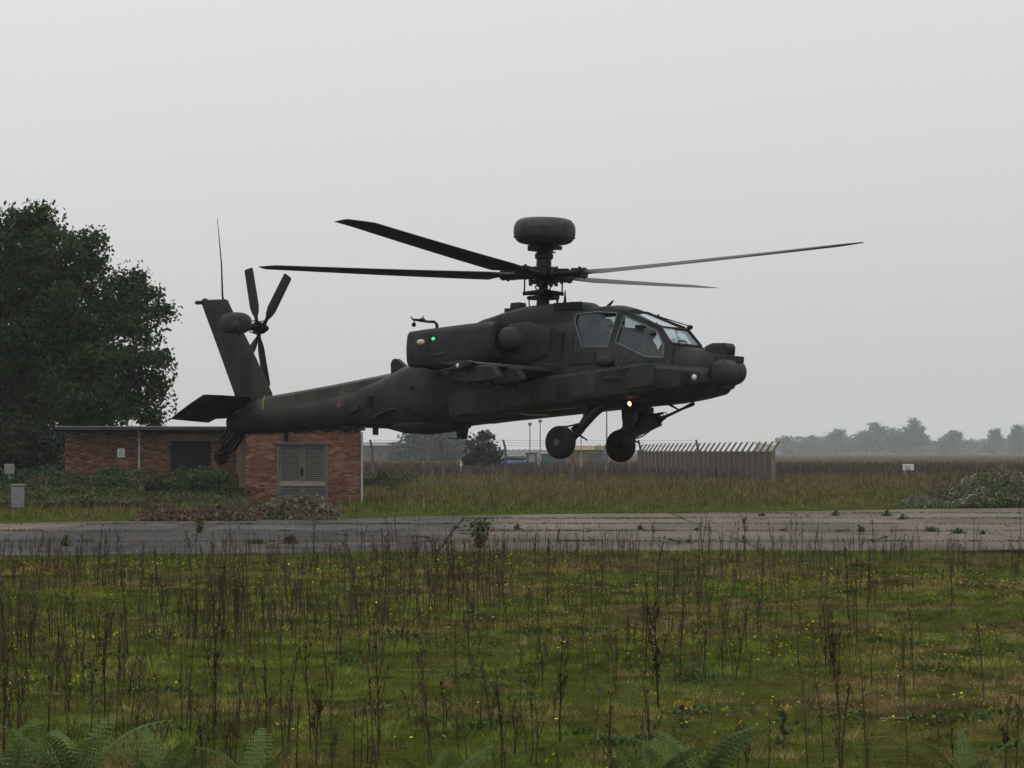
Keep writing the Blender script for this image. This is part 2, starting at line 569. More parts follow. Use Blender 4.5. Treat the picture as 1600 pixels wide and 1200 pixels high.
class MB:
    """collects shapes, then links them as one mesh object"""

    def __init__(self):
        self.v, self.f = [], []

    def add(self, v, f):
        n = len(self.v)
        self.v += [tuple(map(float, p)) for p in v]
        self.f += [tuple(i + n for i in q) for q in f]
        return self

    def box(self, c, s, rot=None):
        hx, hy, hz = s[0] / 2, s[1] / 2, s[2] / 2
        v = [Vector((x, y, z)) for z in (-hz, hz) for y in (-hy, hy) for x in (-hx, hx)]
        if rot is not None:
            v = [rot @ p for p in v]
        v = [p + Vector(c) for p in v]
        return self.add(v, [(0, 2, 3, 1), (4, 5, 7, 6), (0, 1, 5, 4), (2, 6, 7, 3), (0, 4, 6, 2), (1, 3, 7, 5)])

    def tube(self, pts, rad, n=8, cap=True):
        pts = [Vector(p) for p in pts]
        if not hasattr(rad, '__len__'):
            rad = [rad] * len(pts)
        v, f = [], []
        up = None
        for i, p in enumerate(pts):
            d = (pts[min(i + 1, len(pts) - 1)] - pts[max(i - 1, 0)]).normalized()
            if up is None:
                up = Vector((0, 0, 1)) if abs(d.z) < 0.9 else Vector((1, 0, 0))
            a = d.cross(up).normalized()
            up = a.cross(d).normalized()
            for k in range(n):
                t = 2 * math.pi * k / n
                v.append(p + (a * math.cos(t) + up * math.sin(t)) * rad[i])
        for i in range(len(pts) - 1):
            for k in range(n):
                k2 = (k + 1) % n
                f.append((i * n + k, i * n + k2, (i + 1) * n + k2, (i + 1) * n + k))
        if cap:
            f.append(tuple(range(n - 1, -1, -1)))
            f.append(tuple((len(pts) - 1) * n + k for k in range(n)))
        return self.add(v, f)

    def loft(self, rings, cap=True):
        n = len(rings[0])
        v = [p for r in rings for p in r]
        f = []
        for i in range(len(rings) - 1):
            for k in range(n):
                k2 = (k + 1) % n
                f.append((i * n + k, i * n + k2, (i + 1) * n + k2, (i + 1) * n + k))
        if cap:
            f.append(tuple(range(n - 1, -1, -1)))
            f.append(tuple((len(rings) - 1) * n + k for k in range(n)))
        return self.add(v, f)

    def prism(self, poly, fa, fb):
        """poly: 2-D outline; fa, fb map a 2-D point to the two 3-D faces"""
        n = len(poly)
        v = [fa(*p) for p in poly] + [fb(*p) for p in poly]
        f = [tuple(range(n)), tuple(range(2 * n - 1, n - 1, -1))]
        for k in range(n):
            k2 = (k + 1) % n
            f.append((k, k + n, k2 + n, k2))
        return self.add(v, f)

    def lathe(self, prof, c=(0, 0, 0), axis='z', n=32):
        rings = []
        for r, h in prof:
            ring = []
            for k in range(n):
                t = 2 * math.pi * k / n
                a, b = r * math.cos(t), r * math.sin(t)
                if axis == 'z':
                    p = (a, b, h)
                elif axis == 'y':
                    p = (a, h, b)
                else:
                    p = (h, a, b)
                ring.append((p[0] + c[0], p[1] + c[1], p[2] + c[2]))
            rings.append(ring)
        return self.loft(rings)

    def ball(self, c, r, n=20, m=12, e=1.0):
        """ellipsoid with radii r; e<1 makes it boxier"""
        rings = []
        for i in range(m + 1):
            ph = -math.pi / 2 + math.pi * (0.02 + 0.96 * i / m)
            cz, sz = math.cos(ph), math.sin(ph)
            cz = abs(cz) ** e
            sz = math.copysign(abs(sz) ** e, sz)
            ring = []
            for k in range(n):
                t = 2 * math.pi * k / n
                a = math.copysign(abs(math.cos(t)) ** e, math.cos(t))
                b = math.copysign(abs(math.sin(t)) ** e, math.sin(t))
                ring.append((c[0] + r[0] * cz * a, c[1] + r[1] * cz * b, c[2] + r[2] * sz))
            rings.append(ring)
        return self.loft(rings)

    def build(self, name, m, parent=None, smooth=35, bevel=0.0, seg=2):
        me = bpy.data.meshes.new(name)
        me.from_pydata(self.v, [], self.f)
        bm = bmesh.new()
        bm.from_mesh(me)
        bmesh.ops.recalc_face_normals(bm, faces=bm.faces)
        bm.to_mesh(me)
        bm.free()
        o = link(name, me, m, parent, smooth)
        if bevel:
            b = o.modifiers.new('bevel', 'BEVEL')
            b.width = bevel
            b.segments = seg
            b.limit_method = 'ANGLE'
            b.angle_limit = R(30)
        return o


def ring_rr(x, zt, zb, hw, top=0.6, bot=0.6, zm=None, n=24, e=0.55, yc=0.0):
    """fuselage section at station x: rounded box, top/bottom half-width factors"""
    zm = (zt + zb) / 2 if zm is None else zm
    out = []
    for k in range(n):
        t = 2 * math.pi * k / n
        cy, sz = math.cos(t), math.sin(t)
        yy = math.copysign(abs(cy) ** e, cy)
        s = abs(sz) ** e
        if sz >= 0:
            z = zm + (zt - zm) * s
            wdt = hw * (1 - (1 - top) * s * s)
        else:
            z = zm - (zm - zb) * s
            wdt = hw * (1 - (1 - bot) * s * s)
        out.append((x, yc + yy * wdt, z))
    return out


def np_mesh(name, V, F, m, parent=None, tint=None, smooth=0):
    """V (n,3), F (k,3|4) -> one mesh object, fast"""
    me = bpy.data.meshes.new(name)
    V = np.asarray(V, np.float32)
    F = np.asarray(F, np.int32)
    k, c = F.shape
    me.vertices.add(len(V))
    me.vertices.foreach_set('co', V.ravel())
    me.loops.add(k * c)
    me.loops.foreach_set('vertex_index', F.ravel())
    me.polygons.add(k)
    me.polygons.foreach_set('loop_start', np.arange(0, k * c, c, dtype=np.int32))
    me.update(calc_edges=True)
    if tint is not None:
        a = me.attributes.new('tint', 'FLOAT_COLOR', 'POINT')
        T = np.ones((len(V), 4), np.float32)
        T[:, :3] = tint
        a.data.foreach_set('color', T.ravel())
    me.validate()
    return link(name, me, m, parent, smooth)


def vnoise(x, y, s, seed=0):
    """smooth value noise, numpy"""
    g = np.random.default_rng(seed).random((64, 64))
    u, v = x / s + 1000.3, y / s + 1000.7
    i, j = np.floor(u).astype(int), np.floor(v).astype(int)
    a, b = u - i, v - j
    a, b = a * a * (3 - 2 * a), b * b * (3 - 2 * b)
    i0, j0, i1, j1 = i % 64, j % 64, (i + 1) % 64, (j + 1) % 64
    return (g[i0, j0] * (1 - a) + g[i1, j0] * a) * (1 - b) + (g[i0, j1] * (1 - a) + g[i1, j1] * a) * b


def fbm(x, y, s, seed=0):
    return (vnoise(x, y, s, seed) + 0.5 * vnoise(x, y, s / 2.1, seed + 1) + 0.25 * vnoise(x, y, s / 4.3, seed + 2)) / 1.75


def leaf_quads(P, size, g, up=0.0):
    """a pointed, slightly folded leaf (two quads' worth of one rhombus) at every point"""
    n = len(P)
    d = g.normal(size=(n, 3))
    d[:, 2] += up
    d /= np.linalg.norm(d, axis=1, keepdims=True) + 1e-9
    q = g.normal(size=(n, 3))
    q -= d * (q * d).sum(1, keepdims=True)
    q /= np.linalg.norm(q, axis=1, keepdims=True) + 1e-9
    s = (size * g.uniform(0.6, 1.4, n))[:, None]
    V = np.empty((n, 4, 3))
    V[:, 0] = P - d * s * 0.5
    V[:, 1] = P + q * s * 0.32
    V[:, 2] = P + d * s * 0.5
    V[:, 3] = P - q * s * 0.32
    F = np.arange(n * 4).reshape(n, 4)
    return V.reshape(-1, 3), F


def tints(n, rep, base, var, g, alt=None, altp=0.0):
    c = np.array(base)[None] * (1 + g.uniform(-var, var, (n, 1)))
    if alt is not None:
        k = g.random(n) < altp
        c[k] = np.array(alt)[None] * (1 + g.uniform(-var, var, (int(k.sum()), 1)))
    return np.repeat(c, rep, axis=0)


def blades(X, Y, Z0, h, wd, lean, g):
    """one bent grass blade (2 triangles -> one quad + tip) at each point; returns V,F(tri)"""
    n = len(X)
    a = g.uniform(0, 2 * np.pi, n)
    b = g.uniform(0, 2 * np.pi, n)
    dx, dy = np.cos(a), np.sin(a)
    lx, ly = np.cos(b) * lean * h, np.sin(b) * lean * h
    V = np.empty((n, 3, 3))
    V[:, 0] = np.stack([X - dx * wd / 2, Y - dy * wd / 2, Z0], 1)
    V[:, 1] = np.stack([X + dx * wd / 2, Y + dy * wd / 2, Z0], 1)
    V[:, 2] = np.stack([X + lx, Y + ly, Z0 + h], 1)
    return V.reshape(-1, 3), np.arange(n * 3).reshape(n, 3)


# ------------------------------------------------------------------ the setting: ground, taxiway
def build_ground():
    xs = np.concatenate([np.linspace(-3300, -60, 12), np.linspace(-55, 55, 45), np.linspace(60, 3300, 12)])
    ys = np.concatenate([np.linspace(-40, 10, 6), np.linspace(12, 62, 60), np.linspace(65, 400, 40), np.linspace(450, 3400, 14)])
    X, Y = np.meshgrid(xs, ys)
    near = np.clip((56.5 + 0.2 * np.minimum(X, 0) - Y) / 8, 0, 1) * (Y > 8)
    Z = near * (fbm(X, Y, 5.0, 3) - 0.5) * 0.14
    V = np.stack([X.ravel(), Y.ravel(), Z.ravel()], 1)
    nx, ny = len(xs), len(ys)
    i = np.arange(ny - 1)[:, None] * nx + np.arange(nx - 1)[None]
    F = np.stack([i, i + 1, i + 1 + nx, i + nx], -1).reshape(-1, 4)
    o = np_mesh('ground', V, F, M['ground'], smooth=60)
    tag(o, kind='structure')


def ground_z(X, Y):
    near = np.clip((56.5 + 0.2 * np.minimum(X, 0) - Y) / 8, 0, 1) * (Y > 8)
    return near * (fbm(X, Y, 5.0, 3) - 0.5) * 0.14


build_ground()


def y_far(x):
    return 92.5 + (0.86 if x < 0 else 0.66) * x


def y_near(x):
    return 58.8 + (0.27 if x < 0 else 0.0) * x


def clip_poly(poly, inside):
    out = []
    for k in range(len(poly)):
        a, b = poly[k], poly[(k + 1) % len(poly)]
        fa, fb = inside(a), inside(b)
        if fa >= 0:
            out.append(a)
        if (fa >= 0) != (fb >= 0):
            t = fa / (fa - fb)
            out.append((a[0] + (b[0] - a[0]) * t, a[1] + (b[1] - a[1]) * t))
    return out


def build_taxiway():
    t = empty('taxiway', (0, 76, 0))
    tag(t, kind='structure')
    rows = [50.0, 58.2, 64.9, 73.4, 80.4, 87.3, 94.5, 102.0, 110.0]
    xs = [4.65 + 6.0 * k for k in range(-7, 8)]
    g = np.random.default_rng(3)
    for r in range(len(rows) - 1):
        for c in range(len(xs) - 1):
            j = 0.035
            x0, x1, y0, y1 = xs[c] + j * .6, xs[c + 1] - j * .6, rows[r] + .10, rows[r + 1] - .10
            poly = [(x0, y0), (x1, y0), (x1, y1), (x0, y1)]
            poly = clip_poly(poly, lambda p: y_far(p[0]) + 0.25 * math.sin(p[0] * 2.1) - p[1])
            if len(poly) > 2:
                poly = clip_poly(poly, lambda p: p[1] - y_near(p[0]) - 0.2 * math.sin(p[0] * 1.7))
            if len(poly) < 3:
                continue
            area = 0.5 * abs(sum(poly[i][0] * poly[(i + 1) % len(poly)][1] - poly[(i + 1) % len(poly)][0] * poly[i][1] for i in range(len(poly))))
            if area < 0.4:
                continue
            top = 0.035 + g.uniform(-0.008, 0.008)
            tar = (-13.4 < xs[c] < -2.0 and r < 4) or (xs[c] < -8 and r == 2)
            mb = MB().prism(poly, lambda a, b: (a, b - 76, top), lambda a, b: (a, b - 76, -0.12))
            mb.build('slab', M['slab'], t, smooth=0, bevel=0.012, seg=1)

    def strip(pts, wd, z):
        m_ = MB()
        n_ = len(pts)
        v, f = [], []
        for i, (a, b) in enumerate(pts):
            p0, p1 = pts[max(i - 1, 0)], pts[min(i + 1, n_ - 1)]
            dx, dy = p1[0] - p0[0], p1[1] - p0[1]
            l = math.hypot(dx, dy) + 1e-9
            w_ = wd[i] / 2
            v += [(a - dy / l * w_, b - 76 + dx / l * w_, z), (a + dy / l * w_, b - 76 - dx / l * w_, z)]
        f = [(2 * i, 2 * i + 1, 2 * i + 3, 2 * i + 2) for i in range(n_ - 1)]
        return v, f
    mk = MB()
    for _ in range(34):
        x, y = g.uniform(-12, 17), g.uniform(60, 92)
        a = g.uniform(0, 6.28)
        pts = [(x, y)]
        for _k in range(int(g.integers(5, 14))):
            a += g.normal(0, .5)
            x, y = x + .45 * math.cos(a), y + .8 * math.sin(a)
            pts.append((x, y))
        pts = [p for p in pts if y_near(p[0]) + 1 < p[1] < y_far(p[0]) - 1]
        if len(pts) > 3:
            v, f = strip(pts, [g.uniform(.02, .07) for _k in pts], .050)
            mk.add(v, f)
    o = mk.build('cracks', mat('crack_dirt', (0.022, 0.021, 0.017), 1.0, .3, 3, spec=0), t, smooth=0)
    o['kind'] = 'stuff'
    for cx_, cy_, r_, a0, a1 in ((-5.2, 66.5, 3.4, -80, 20), (-5.6, 66.2, 3.9, -70, 30), (3.0, 80.0, 9.0, 200, 260)):
        pts = [(cx_ + r_ * math.cos(R(a0 + (a1 - a0) * i / 24)), cy_ + r_ * 1.6 * math.sin(R(a0 + (a1 - a0) * i / 24))) for i in range(25)]
        v, f = strip(pts, [.16 + .05 * math.sin(i) for i in range(25)], .054)
        MB().add(v, f).build('tyre_mark', mat('pale_scrub_mark', (0.115, 0.105, 0.098), 1.0, .35, 1.5, spec=0), t, smooth=0)


build_taxiway()


def scatter(n, y0, y1, p, g, margin=1.6, k=0.16):
    """points over the wedge the camera sees, thinning out with distance**p"""
    u = g.random(n)
    if abs(p - 2) < 1e-6:
        Y = y0 * (y1 / y0) ** u
    else:
        e = 2 - p
        Y = (y0 ** e + u * (y1 ** e - y0 ** e)) ** (1 / e)
    X = g.uniform(-1, 1, n) * (k * Y + margin)
    return X, Y


GREENS = [np.array(c) for c in ((0.074, 0.094, 0.016), (0.058, 0.086, 0.014), (0.092, 0.090, 0.023), (0.108, 0.080, 0.036))]


def grass_colour(X, Y, g, brown=0.0):
    f = np.clip((fbm(X, Y, 2.2, 11) - 0.28) * 2.3 + brown, 0, 1) * 3 - 1e-4
    i = np.clip(f.astype(int), 0, 2)
    C = np.stack(GREENS)
    t = (f - i)[:, None]
    c = C[i] * (1 - t) + C[i + 1] * t
    dark = np.where(fbm(X, Y, 0.7, 21) > 0.60, 0.72, 1.0)
    clump = np.clip(1 + 2.6 * (fbm(X, Y * .6, 0.26, 23) - .5) + 1.3 * (vnoise(X, Y * .6, 0.10, 24) - .5), .35, 2.0)
    straw = (vnoise(X, Y * .6, 0.16, 26) > .80)[:, None]
    c = np.where(straw, np.array([[.125, .098, .045]]), c)
    return c * (g.uniform(0.6, 1.4, len(X)) * dark * clump)[:, None] * np.array([[1.42, 1.34, 1.40]])


def build_turf():
    g = np.random.default_rng(5)
    X, Y = scatter(760000, 16.2, 59.5, 1.5, g, 4.0)
    k = Y < 58.9 + 0.27 * np.minimum(X, 0) + 1.2 * (fbm(X, Y * 0, 1.3, 87) - .5) + 0.4 * np.sin(X * 1.7) + g.normal(0, .35, len(X))
    X, Y = X[k], Y[k]
    tuft = .5 * fbm(X, Y, 0.55, 31) + .5 * fbm(X, Y * .6, .26, 23)
    h = (0.018 + 0.055 * g.random(len(X)) ** 2) * (0.45 + 3.4 * np.clip(tuft - 0.38, 0, 1))
    h += np.clip(Y - 50, 0, 9) * 0.009 * g.random(len(X))
    wd = 0.0032 + 0.00017 * Y * g.uniform(0.6, 1.2, len(X))
    V, F = blades(X, Y, ground_z(X, Y) - 0.004, h, wd, 0.75, g)
    c = grass_colour(X, Y, g)
    edge = np.clip((Y - 50) / 8, 0, 1)[:, None]
    c = c * (1 - 0.6 * edge) + np.array([0.066, 0.106, 0.018]) * 0.6 * edge * g.uniform(.6, 1.4, (len(X), 1))
    tag(np_mesh('turf_grass', V, F, M['grass'], tint=np.repeat(c, 3, 0)), 'short mossy green grass of the foreground field', 'grass', kind='stuff')
    # verge beyond the taxiway
    X, Y = scatter(150000, 74, 260, 1.9, g, 4, 0.17)
    k = Y > np.where(X < 0, 92.5 + .86 * X, 92.5 + .66 * X) + 0.3 + g.normal(0, .25, len(X))
    X, Y = X[k], Y[k]
    d = Y - np.where(X < 0, 92.5 + .86 * X, 92.5 + .66 * X)
    h = (0.05 + 0.16 * g.random(len(X)) ** 2) * np.clip(0.4 + d / 14, 0.4, 1.7)
    wd = 0.012 + 0.00012 * Y
    V, F = blades(X, Y, np.zeros(len(X)), h, wd, 0.45, g)
    br = np.clip((d - 6) / 60, 0, .5)
    c = grass_colour(X, Y, g, br - .12) * np.where(d < 9, 1, .86)[:, None]
    edge = np.clip(1 - d / 9, 0, 1)[:, None]
    c = c * (1 - .7 * edge) + np.array([0.070, 0.108, 0.020]) * .7 * edge * g.uniform(.6, 1.4, (len(X), 1))
    tag(np_mesh('verge_grass', V, F, M['grass'], tint=np.repeat(c, 3, 0)), 'longer grass of the verge behind the taxiway', 'grass', kind='stuff')


build_turf()


# ------------------------------------------------------------------ dead stalks
def stalk_arrays(g, h, r, branches=2, spike=0.5, lean=0.06, top=0, thin=1.0):
    """a dead weed stem: tapering three-sided tube, upright side shoots, seed heads; V,F(quads)"""
    V, F = [], []

    def tube(pts, rs):
        n0 = len(V)
        for p, q in zip(pts, rs):
            for k in range(3):
                t = 2.0944 * k
                V.append((p[0] + q * math.cos(t), p[1] + q * math.sin(t), p[2]))
        for i in range(len(pts) - 1):
            for k in range(3):
                k2 = (k + 1) % 3
                F.append((n0 + i * 3 + k, n0 + i * 3 + k2, n0 + i * 3 + 3 + k2, n0 + i * 3 + 3 + k))
    a = g.uniform(0, 6.28)
    m = 6
    pts = []
    ox, oy = 0.0, 0.0
    for i in range(m):
        t = i / (m - 1)
        ox += g.normal(0, 0.008) * h
        oy += g.normal(0, 0.008) * h
        pts.append((ox + math.cos(a) * lean * h * t * t, oy + math.sin(a) * lean * h * t * t, h * t))
    tube(pts, [r * (1 - 0.65 * i / (m - 1)) for i in range(m)])

    def at(t):
        f = t * (m - 1)
        i = min(int(f), m - 2)
        u = f - i
        return tuple(pts[i][k] * (1 - u) + pts[i + 1][k] * u for k in range(3))

    def pods(t0, t1, cnt, rr, path):
        for _ in range(cnt):
            t = g.uniform(t0, t1)
            p = path(t)
            b = g.uniform(0, 6.28)
            l = rr * g.uniform(0.7, 1.6)
            n0 = len(V)
            e = (p[0] + math.cos(b) * l, p[1] + math.sin(b) * l, p[2] + l * g.uniform(0.6, 1.6))
            s = l * 0.3
            V.extend([p, (e[0] - s * math.sin(b), e[1] + s * math.cos(b), (p[2] + e[2]) / 2), e, (e[0] + s * math.sin(b), e[1] - s * math.cos(b), (p[2] + e[2]) / 2)])
            F.append((n0, n0 + 1, n0 + 2, n0 + 3))
    if spike:
        pods(1 - spike, 1.0, int(26 * spike * thin + 4), r * 2.2, at)
    for _ in range(branches):
        t0 = g.uniform(0.25, 0.75)
        p = at(t0)
        b = g.uniform(0, 6.28)
        l = h * g.uniform(0.18, 0.42) * (1.05 - t0 * 0.5)
        out = g.uniform(0.15, 0.4)
        bp = [(p[0] + math.cos(b) * l * out * s ** 0.7, p[1] + math.sin(b) * l * out * s ** 0.7, p[2] + l * s) for s in (0, .3, .65, 1)]
        tube(bp, [r * .6, r * .5, r * .42, r * .3])
        pods(.4, 1, int(9 * thin) + 2, r * 1.8, lambda t, bp=bp: tuple(bp[1 + min(int(t * 2.99), 1)][k] * (1 - (t * 3 % 1)) + bp[min(2 + int(t * 2.99), 3)][k] * (t * 3 % 1) for k in range(3)) if t < .99 else bp[3])
    for _ in range(top):
        p = at(g.uniform(0.72, 0.98))
        b = g.uniform(0, 6.28)
        l = h * g.uniform(0.10, 0.24)
        out = g.uniform(0.35, 0.9)
        bp = [(p[0] + math.cos(b) * l * out * s, p[1] + math.sin(b) * l * out * s, p[2] + l * s) for s in (0, .5, 1)]
        tube(bp, [r * .4, r * .32, r * .2])
        pods(.3, 1, 5, r * 1.6, lambda t, bp=bp: tuple(bp[0][k] * (1 - t) + bp[2][k] * t for k in range(3)))
    return np.array(V), np.array(F)


STALK_C = [(0.034, 0.025, 0.017), (0.046, 0.032, 0.022), (0.062, 0.042, 0.028), (0.026, 0.020, 0.015), (0.058, 0.036, 0.026)]


def build_stalks():
    g = np.random.default_rng(12)
    variants = []
    for k in range(22):
        kind = k % 4
        h = 1.0
        if kind == 0:
            V, F = stalk_arrays(g, h, 0.011, int(g.integers(0, 3)), 0.6, 0.05)
        elif kind == 1:
            V, F = stalk_arrays(g, h, 0.010, int(g.integers(3, 6)), 0.5, 0.08)
        elif kind == 2:
            V, F = stalk_arrays(g, h, 0.008, 1, 0.25, 0.12, top=int(g.integers(4, 9)))
        else:
            V, F = stalk_arrays(g, h, 0.012, int(g.integers(1, 4)), 0.75, 0.10)
        variants.append((V, F, STALK_C[int(g.integers(0, 5))]))
    # positions: clumped, denser to the left and along the taxiway edge
    X, Y = scatter(11000, 17.5, 58.6, 0.9, g, 3.0)
    cl = fbm(X, Y, 2.4, 41)
    dens = np.clip((cl - 0.40) * 3.2, 0.03, 1)
    u = X / (0.16 * Y)
    dens *= np.clip(0.62 - 0.45 * u, 0.12, 1.0)
    band = np.clip((Y - 44) / 8, 0, 1)
    dens = np.maximum(dens, band * np.clip(0.26 + (fbm(X, Y, 1.1, 44) - .5) * 3.0, 0.04, 1))
    dens *= np.where(Y < 24, .95, 1.0)
    k = (g.random(len(X)) < dens * 0.92) & (Y < 58.0 + .27 * np.minimum(X, 0))
    X, Y = X[k], Y[k]
    h = np.clip(g.lognormal(-1.02, 0.40, len(X)), 0.14, 0.9) * np.where(Y > 44, 0.95, 1.0)
    v = g.integers(0, len(variants), len(X))
    rz = g.uniform(0, 6.28, len(X))
    inframe = (np.abs(X) < 0.157 * Y) & (Y > 19)
    size = np.where(inframe, h / Y, 0)
    order = np.argsort(-size)
    first = set(order[:270].tolist())
    meshes = []
    for j, (V, F, c) in enumerate(variants):
        o = np_mesh('dead_stalk', V, F, M['stalk'], tint=np.repeat(np.array([c]), len(V), 0))
        meshes.append(o)
    used = [False] * len(meshes)
    SV, SF, ST, n0 = [], [], [], 0
    z = ground_z(X, Y)
    for i in range(len(X)):
        if i in first:
            o = meshes[v[i]]
            if used[v[i]]:
                o = o.copy()
                COL.objects.link(o)
            used[v[i]] = True
            o.location = (X[i], Y[i], z[i] - 0.01)
            o.rotation_euler = (g.normal(0, .05), g.normal(0, .05), rz[i])
            wf = (0.55 + .5 * h[i]) * .66
            o.scale = (wf, wf, h[i])
            look = ('thin dead stalk with seedy upper half', 'dead stalk with upright side shoots', 'dead stalk with fan of fine twigs on top', 'shaggy dead stalk seeded along its length')[v[i] % 4]
            um = X[i] / (.16 * Y[i])
            zone = 'in the band along the taxiway edge' if Y[i] > 44 else ('in the near field at left' if um < -.33 else 'in the near field at centre' if um < .33 else 'in the near field at right') if Y[i] < 30 else ('in mid field at left' if um < -.33 else 'in mid field at centre' if um < .33 else 'in mid field at right')
            tag(o, look + ' ' + zone, 'dead stalk', 'dead weed stalks in the field')
        else:
            V, F, c = variants[v[i]]
            ca, sa = math.cos(rz[i]), math.sin(rz[i])
            wf = (0.55 + .5 * h[i]) * .66
            P = np.stack([(V[:, 0] * ca - V[:, 1] * sa) * wf + X[i], (V[:, 0] * sa + V[:, 1] * ca) * wf + Y[i], V[:, 2] * h[i] + z[i] - 0.01], 1)
            SV.append(P)
            SF.append(F + n0)
            ST.append(np.repeat(np.array([c]) * g.uniform(.8, 1.3), len(V), 0))
            n0 += len(V)
    for j, o in enumerate(meshes):
        if not used[j]:
            bpy.data.objects.remove(o)
    tag(np_mesh('small_dead_stalks', np.concatenate(SV), np.concatenate(SF), M['stalk'], tint=np.concatenate(ST)), 'smaller dead stalks scattered through the grass', 'dead stalks', kind='stuff')
    # individually recognisable stalks
    S_ = [  # column, base row, top row, radius, branches, spike, lean, top, label
        (1026, 1112, 945, .020, 5, .75, .03, 3, 'tallest thick dark dead stalk with shaggy seed spike right of centre'),
        (1308, 1196, 985, .016, 3, .35, .04, 12, 'dead stalk forking into a bushy twiggy top above the right field'),
        (1262, 1196, 1020, .011, 0, .2, .16, 2, 'bare dead stalk leaning left beside the forked bushy one'),
        (1285, 1186, 1062, .011, 1, .2, .22, 2, 'bare dead stalk leaning right at foot of the forked bushy one'),
        (1418, 1186, 985, .010, 1, .25, .05, 6, 'slender solitary dead stalk with thin branched top on the right'),
        (875, 1160, 990, .015, 4, .6, .05, 2, 'dead stalk with dense side shoots in front of the far wheel'),
        (951, 1195, 1075, .012, 3, .3, .06, 1, 'dead stalk with two close upright shoots near a fern'),
        (338, 1140, 950, .015, 6, .6, .05, 1, 'bunched dead stalk with many upright shoots on the left'),
        (495, 1198, 1085, .014, 7, .1, .05, 10, 'broom shaped dead stalk spreading from a bare stem'),
        (441, 1190, 1010, .011, 1, .4, .04, 1, 'straight dead stalk rising between the ferns on the left'),
        (165, 1122, 945, .015, 3, .6, .05, 2, 'tall dead stalk beside the yellow ragwort on the left'),
        (553, 1196, 1090, .010, 0, .4, .05, 0, 'plain short dead stalk near bottom centre'),
        (564, 1196, 1085, .010, 1, .4, .08, 0, 'second stalk of the pair near bottom centre, slightly curved'),
        (1570, 1196, 1130, .012, 6, .3, .1, 8, 'low bushy brown dead weed at the bottom right corner'),
        (1500, 1198, 1140, .012, 5, .3, .1, 8, 'low brown weed left of the corner weed at bottom right'),
        (1162, 880, 812, .02, 4, .2, .05, 16, 'round topped dead umbel standing against the concrete on the right'),
        (1108, 880, 815, .016, 2, .2, .05, 9, 'flat topped dead umbel standing against the concrete'),
        (1017, 880, 818, .016, 3, .2, .05, 8, 'reddish dead umbel standing against the concrete near the centre'),
    ]
    for c, b, t, r, br, sp, ln, tp, lab in S_:
        Yb = FOC * CAM_H / (b - 706.0)
        hh = (b - t) / FOC * Yb
        V, F = stalk_arrays(g, hh, r * .48, br, sp, ln, top=tp, thin=1.7)
        col = STALK_C[3] if r > .013 and tp < 8 else STALK_C[1]
        o = np_mesh('dead_stalk', V, F, M['stalk'], tint=np.repeat(np.array([col]), len(V), 0))
        xx = px(c, Yb)
        o.location = (xx, Yb, float(ground_z(np.array([xx]), np.array([Yb]))[0]) - .01)
        tag(o, lab, 'dead stalk')
    # field of tall brown weeds beyond the verge
    X, Y = scatter(26000, 96, 420, 1.55, g, 4, 0.17)
    d = Y - np.where(X < 0, 92.5 + .86 * X, 92.5 + .66 * X)
    cl = fbm(X, Y * .5, 9, 51)
    k = (d > 5) & (g.random(len(X)) < np.clip((cl - .46) * 2.2 * np.clip((Y - 90) / 120, .15, 1) + np.clip((Y - 190) / 130, 0, .7), .02, 1)) & ~((X < px(570, Y)) & (Y > 108) & (Y < 135))
    X, Y = X[k], Y[k]
    n = len(X)
    h = g.uniform(.30, .85, n) * np.where(Y < 150, .7, 1)
    hw = 0.006 + 0.00007 * Y
    lx, ly = g.normal(0, .06, n), g.normal(0, .06, n)
    V = np.empty((n, 6, 3))
    for q in range(3):
        a = 2.0944 * q
        V[:, q] = np.stack([X + hw * np.cos(a), Y + hw * np.sin(a), np.zeros(n)], 1)
        V[:, 3 + q] = np.stack([X + lx + hw * 1.3 * np.cos(a), Y + ly + hw * 1.3 * np.sin(a), h], 1)
    base = np.arange(n)[:, None] * 6
    F = np.concatenate([base + np.array([[0, 1, 4, 3]]), base + np.array([[1, 2, 5, 4]]), base + np.array([[2, 0, 3, 5]])])
    C = np.array([(0.056, 0.036, 0.023), (0.046, 0.032, 0.022), (0.070, 0.043, 0.028), (0.060, 0.05, 0.027)])[g.integers(0, 4, n)] * g.uniform(.7, 1.3, (n, 1))
    tag(np_mesh('brown_weeds', V.reshape(-1, 3), F, M['stalk'], tint=np.repeat(C, 6, 0)), 'reddish brown tall weeds beyond the taxiway', 'weeds', kind='stuff')


build_stalks()


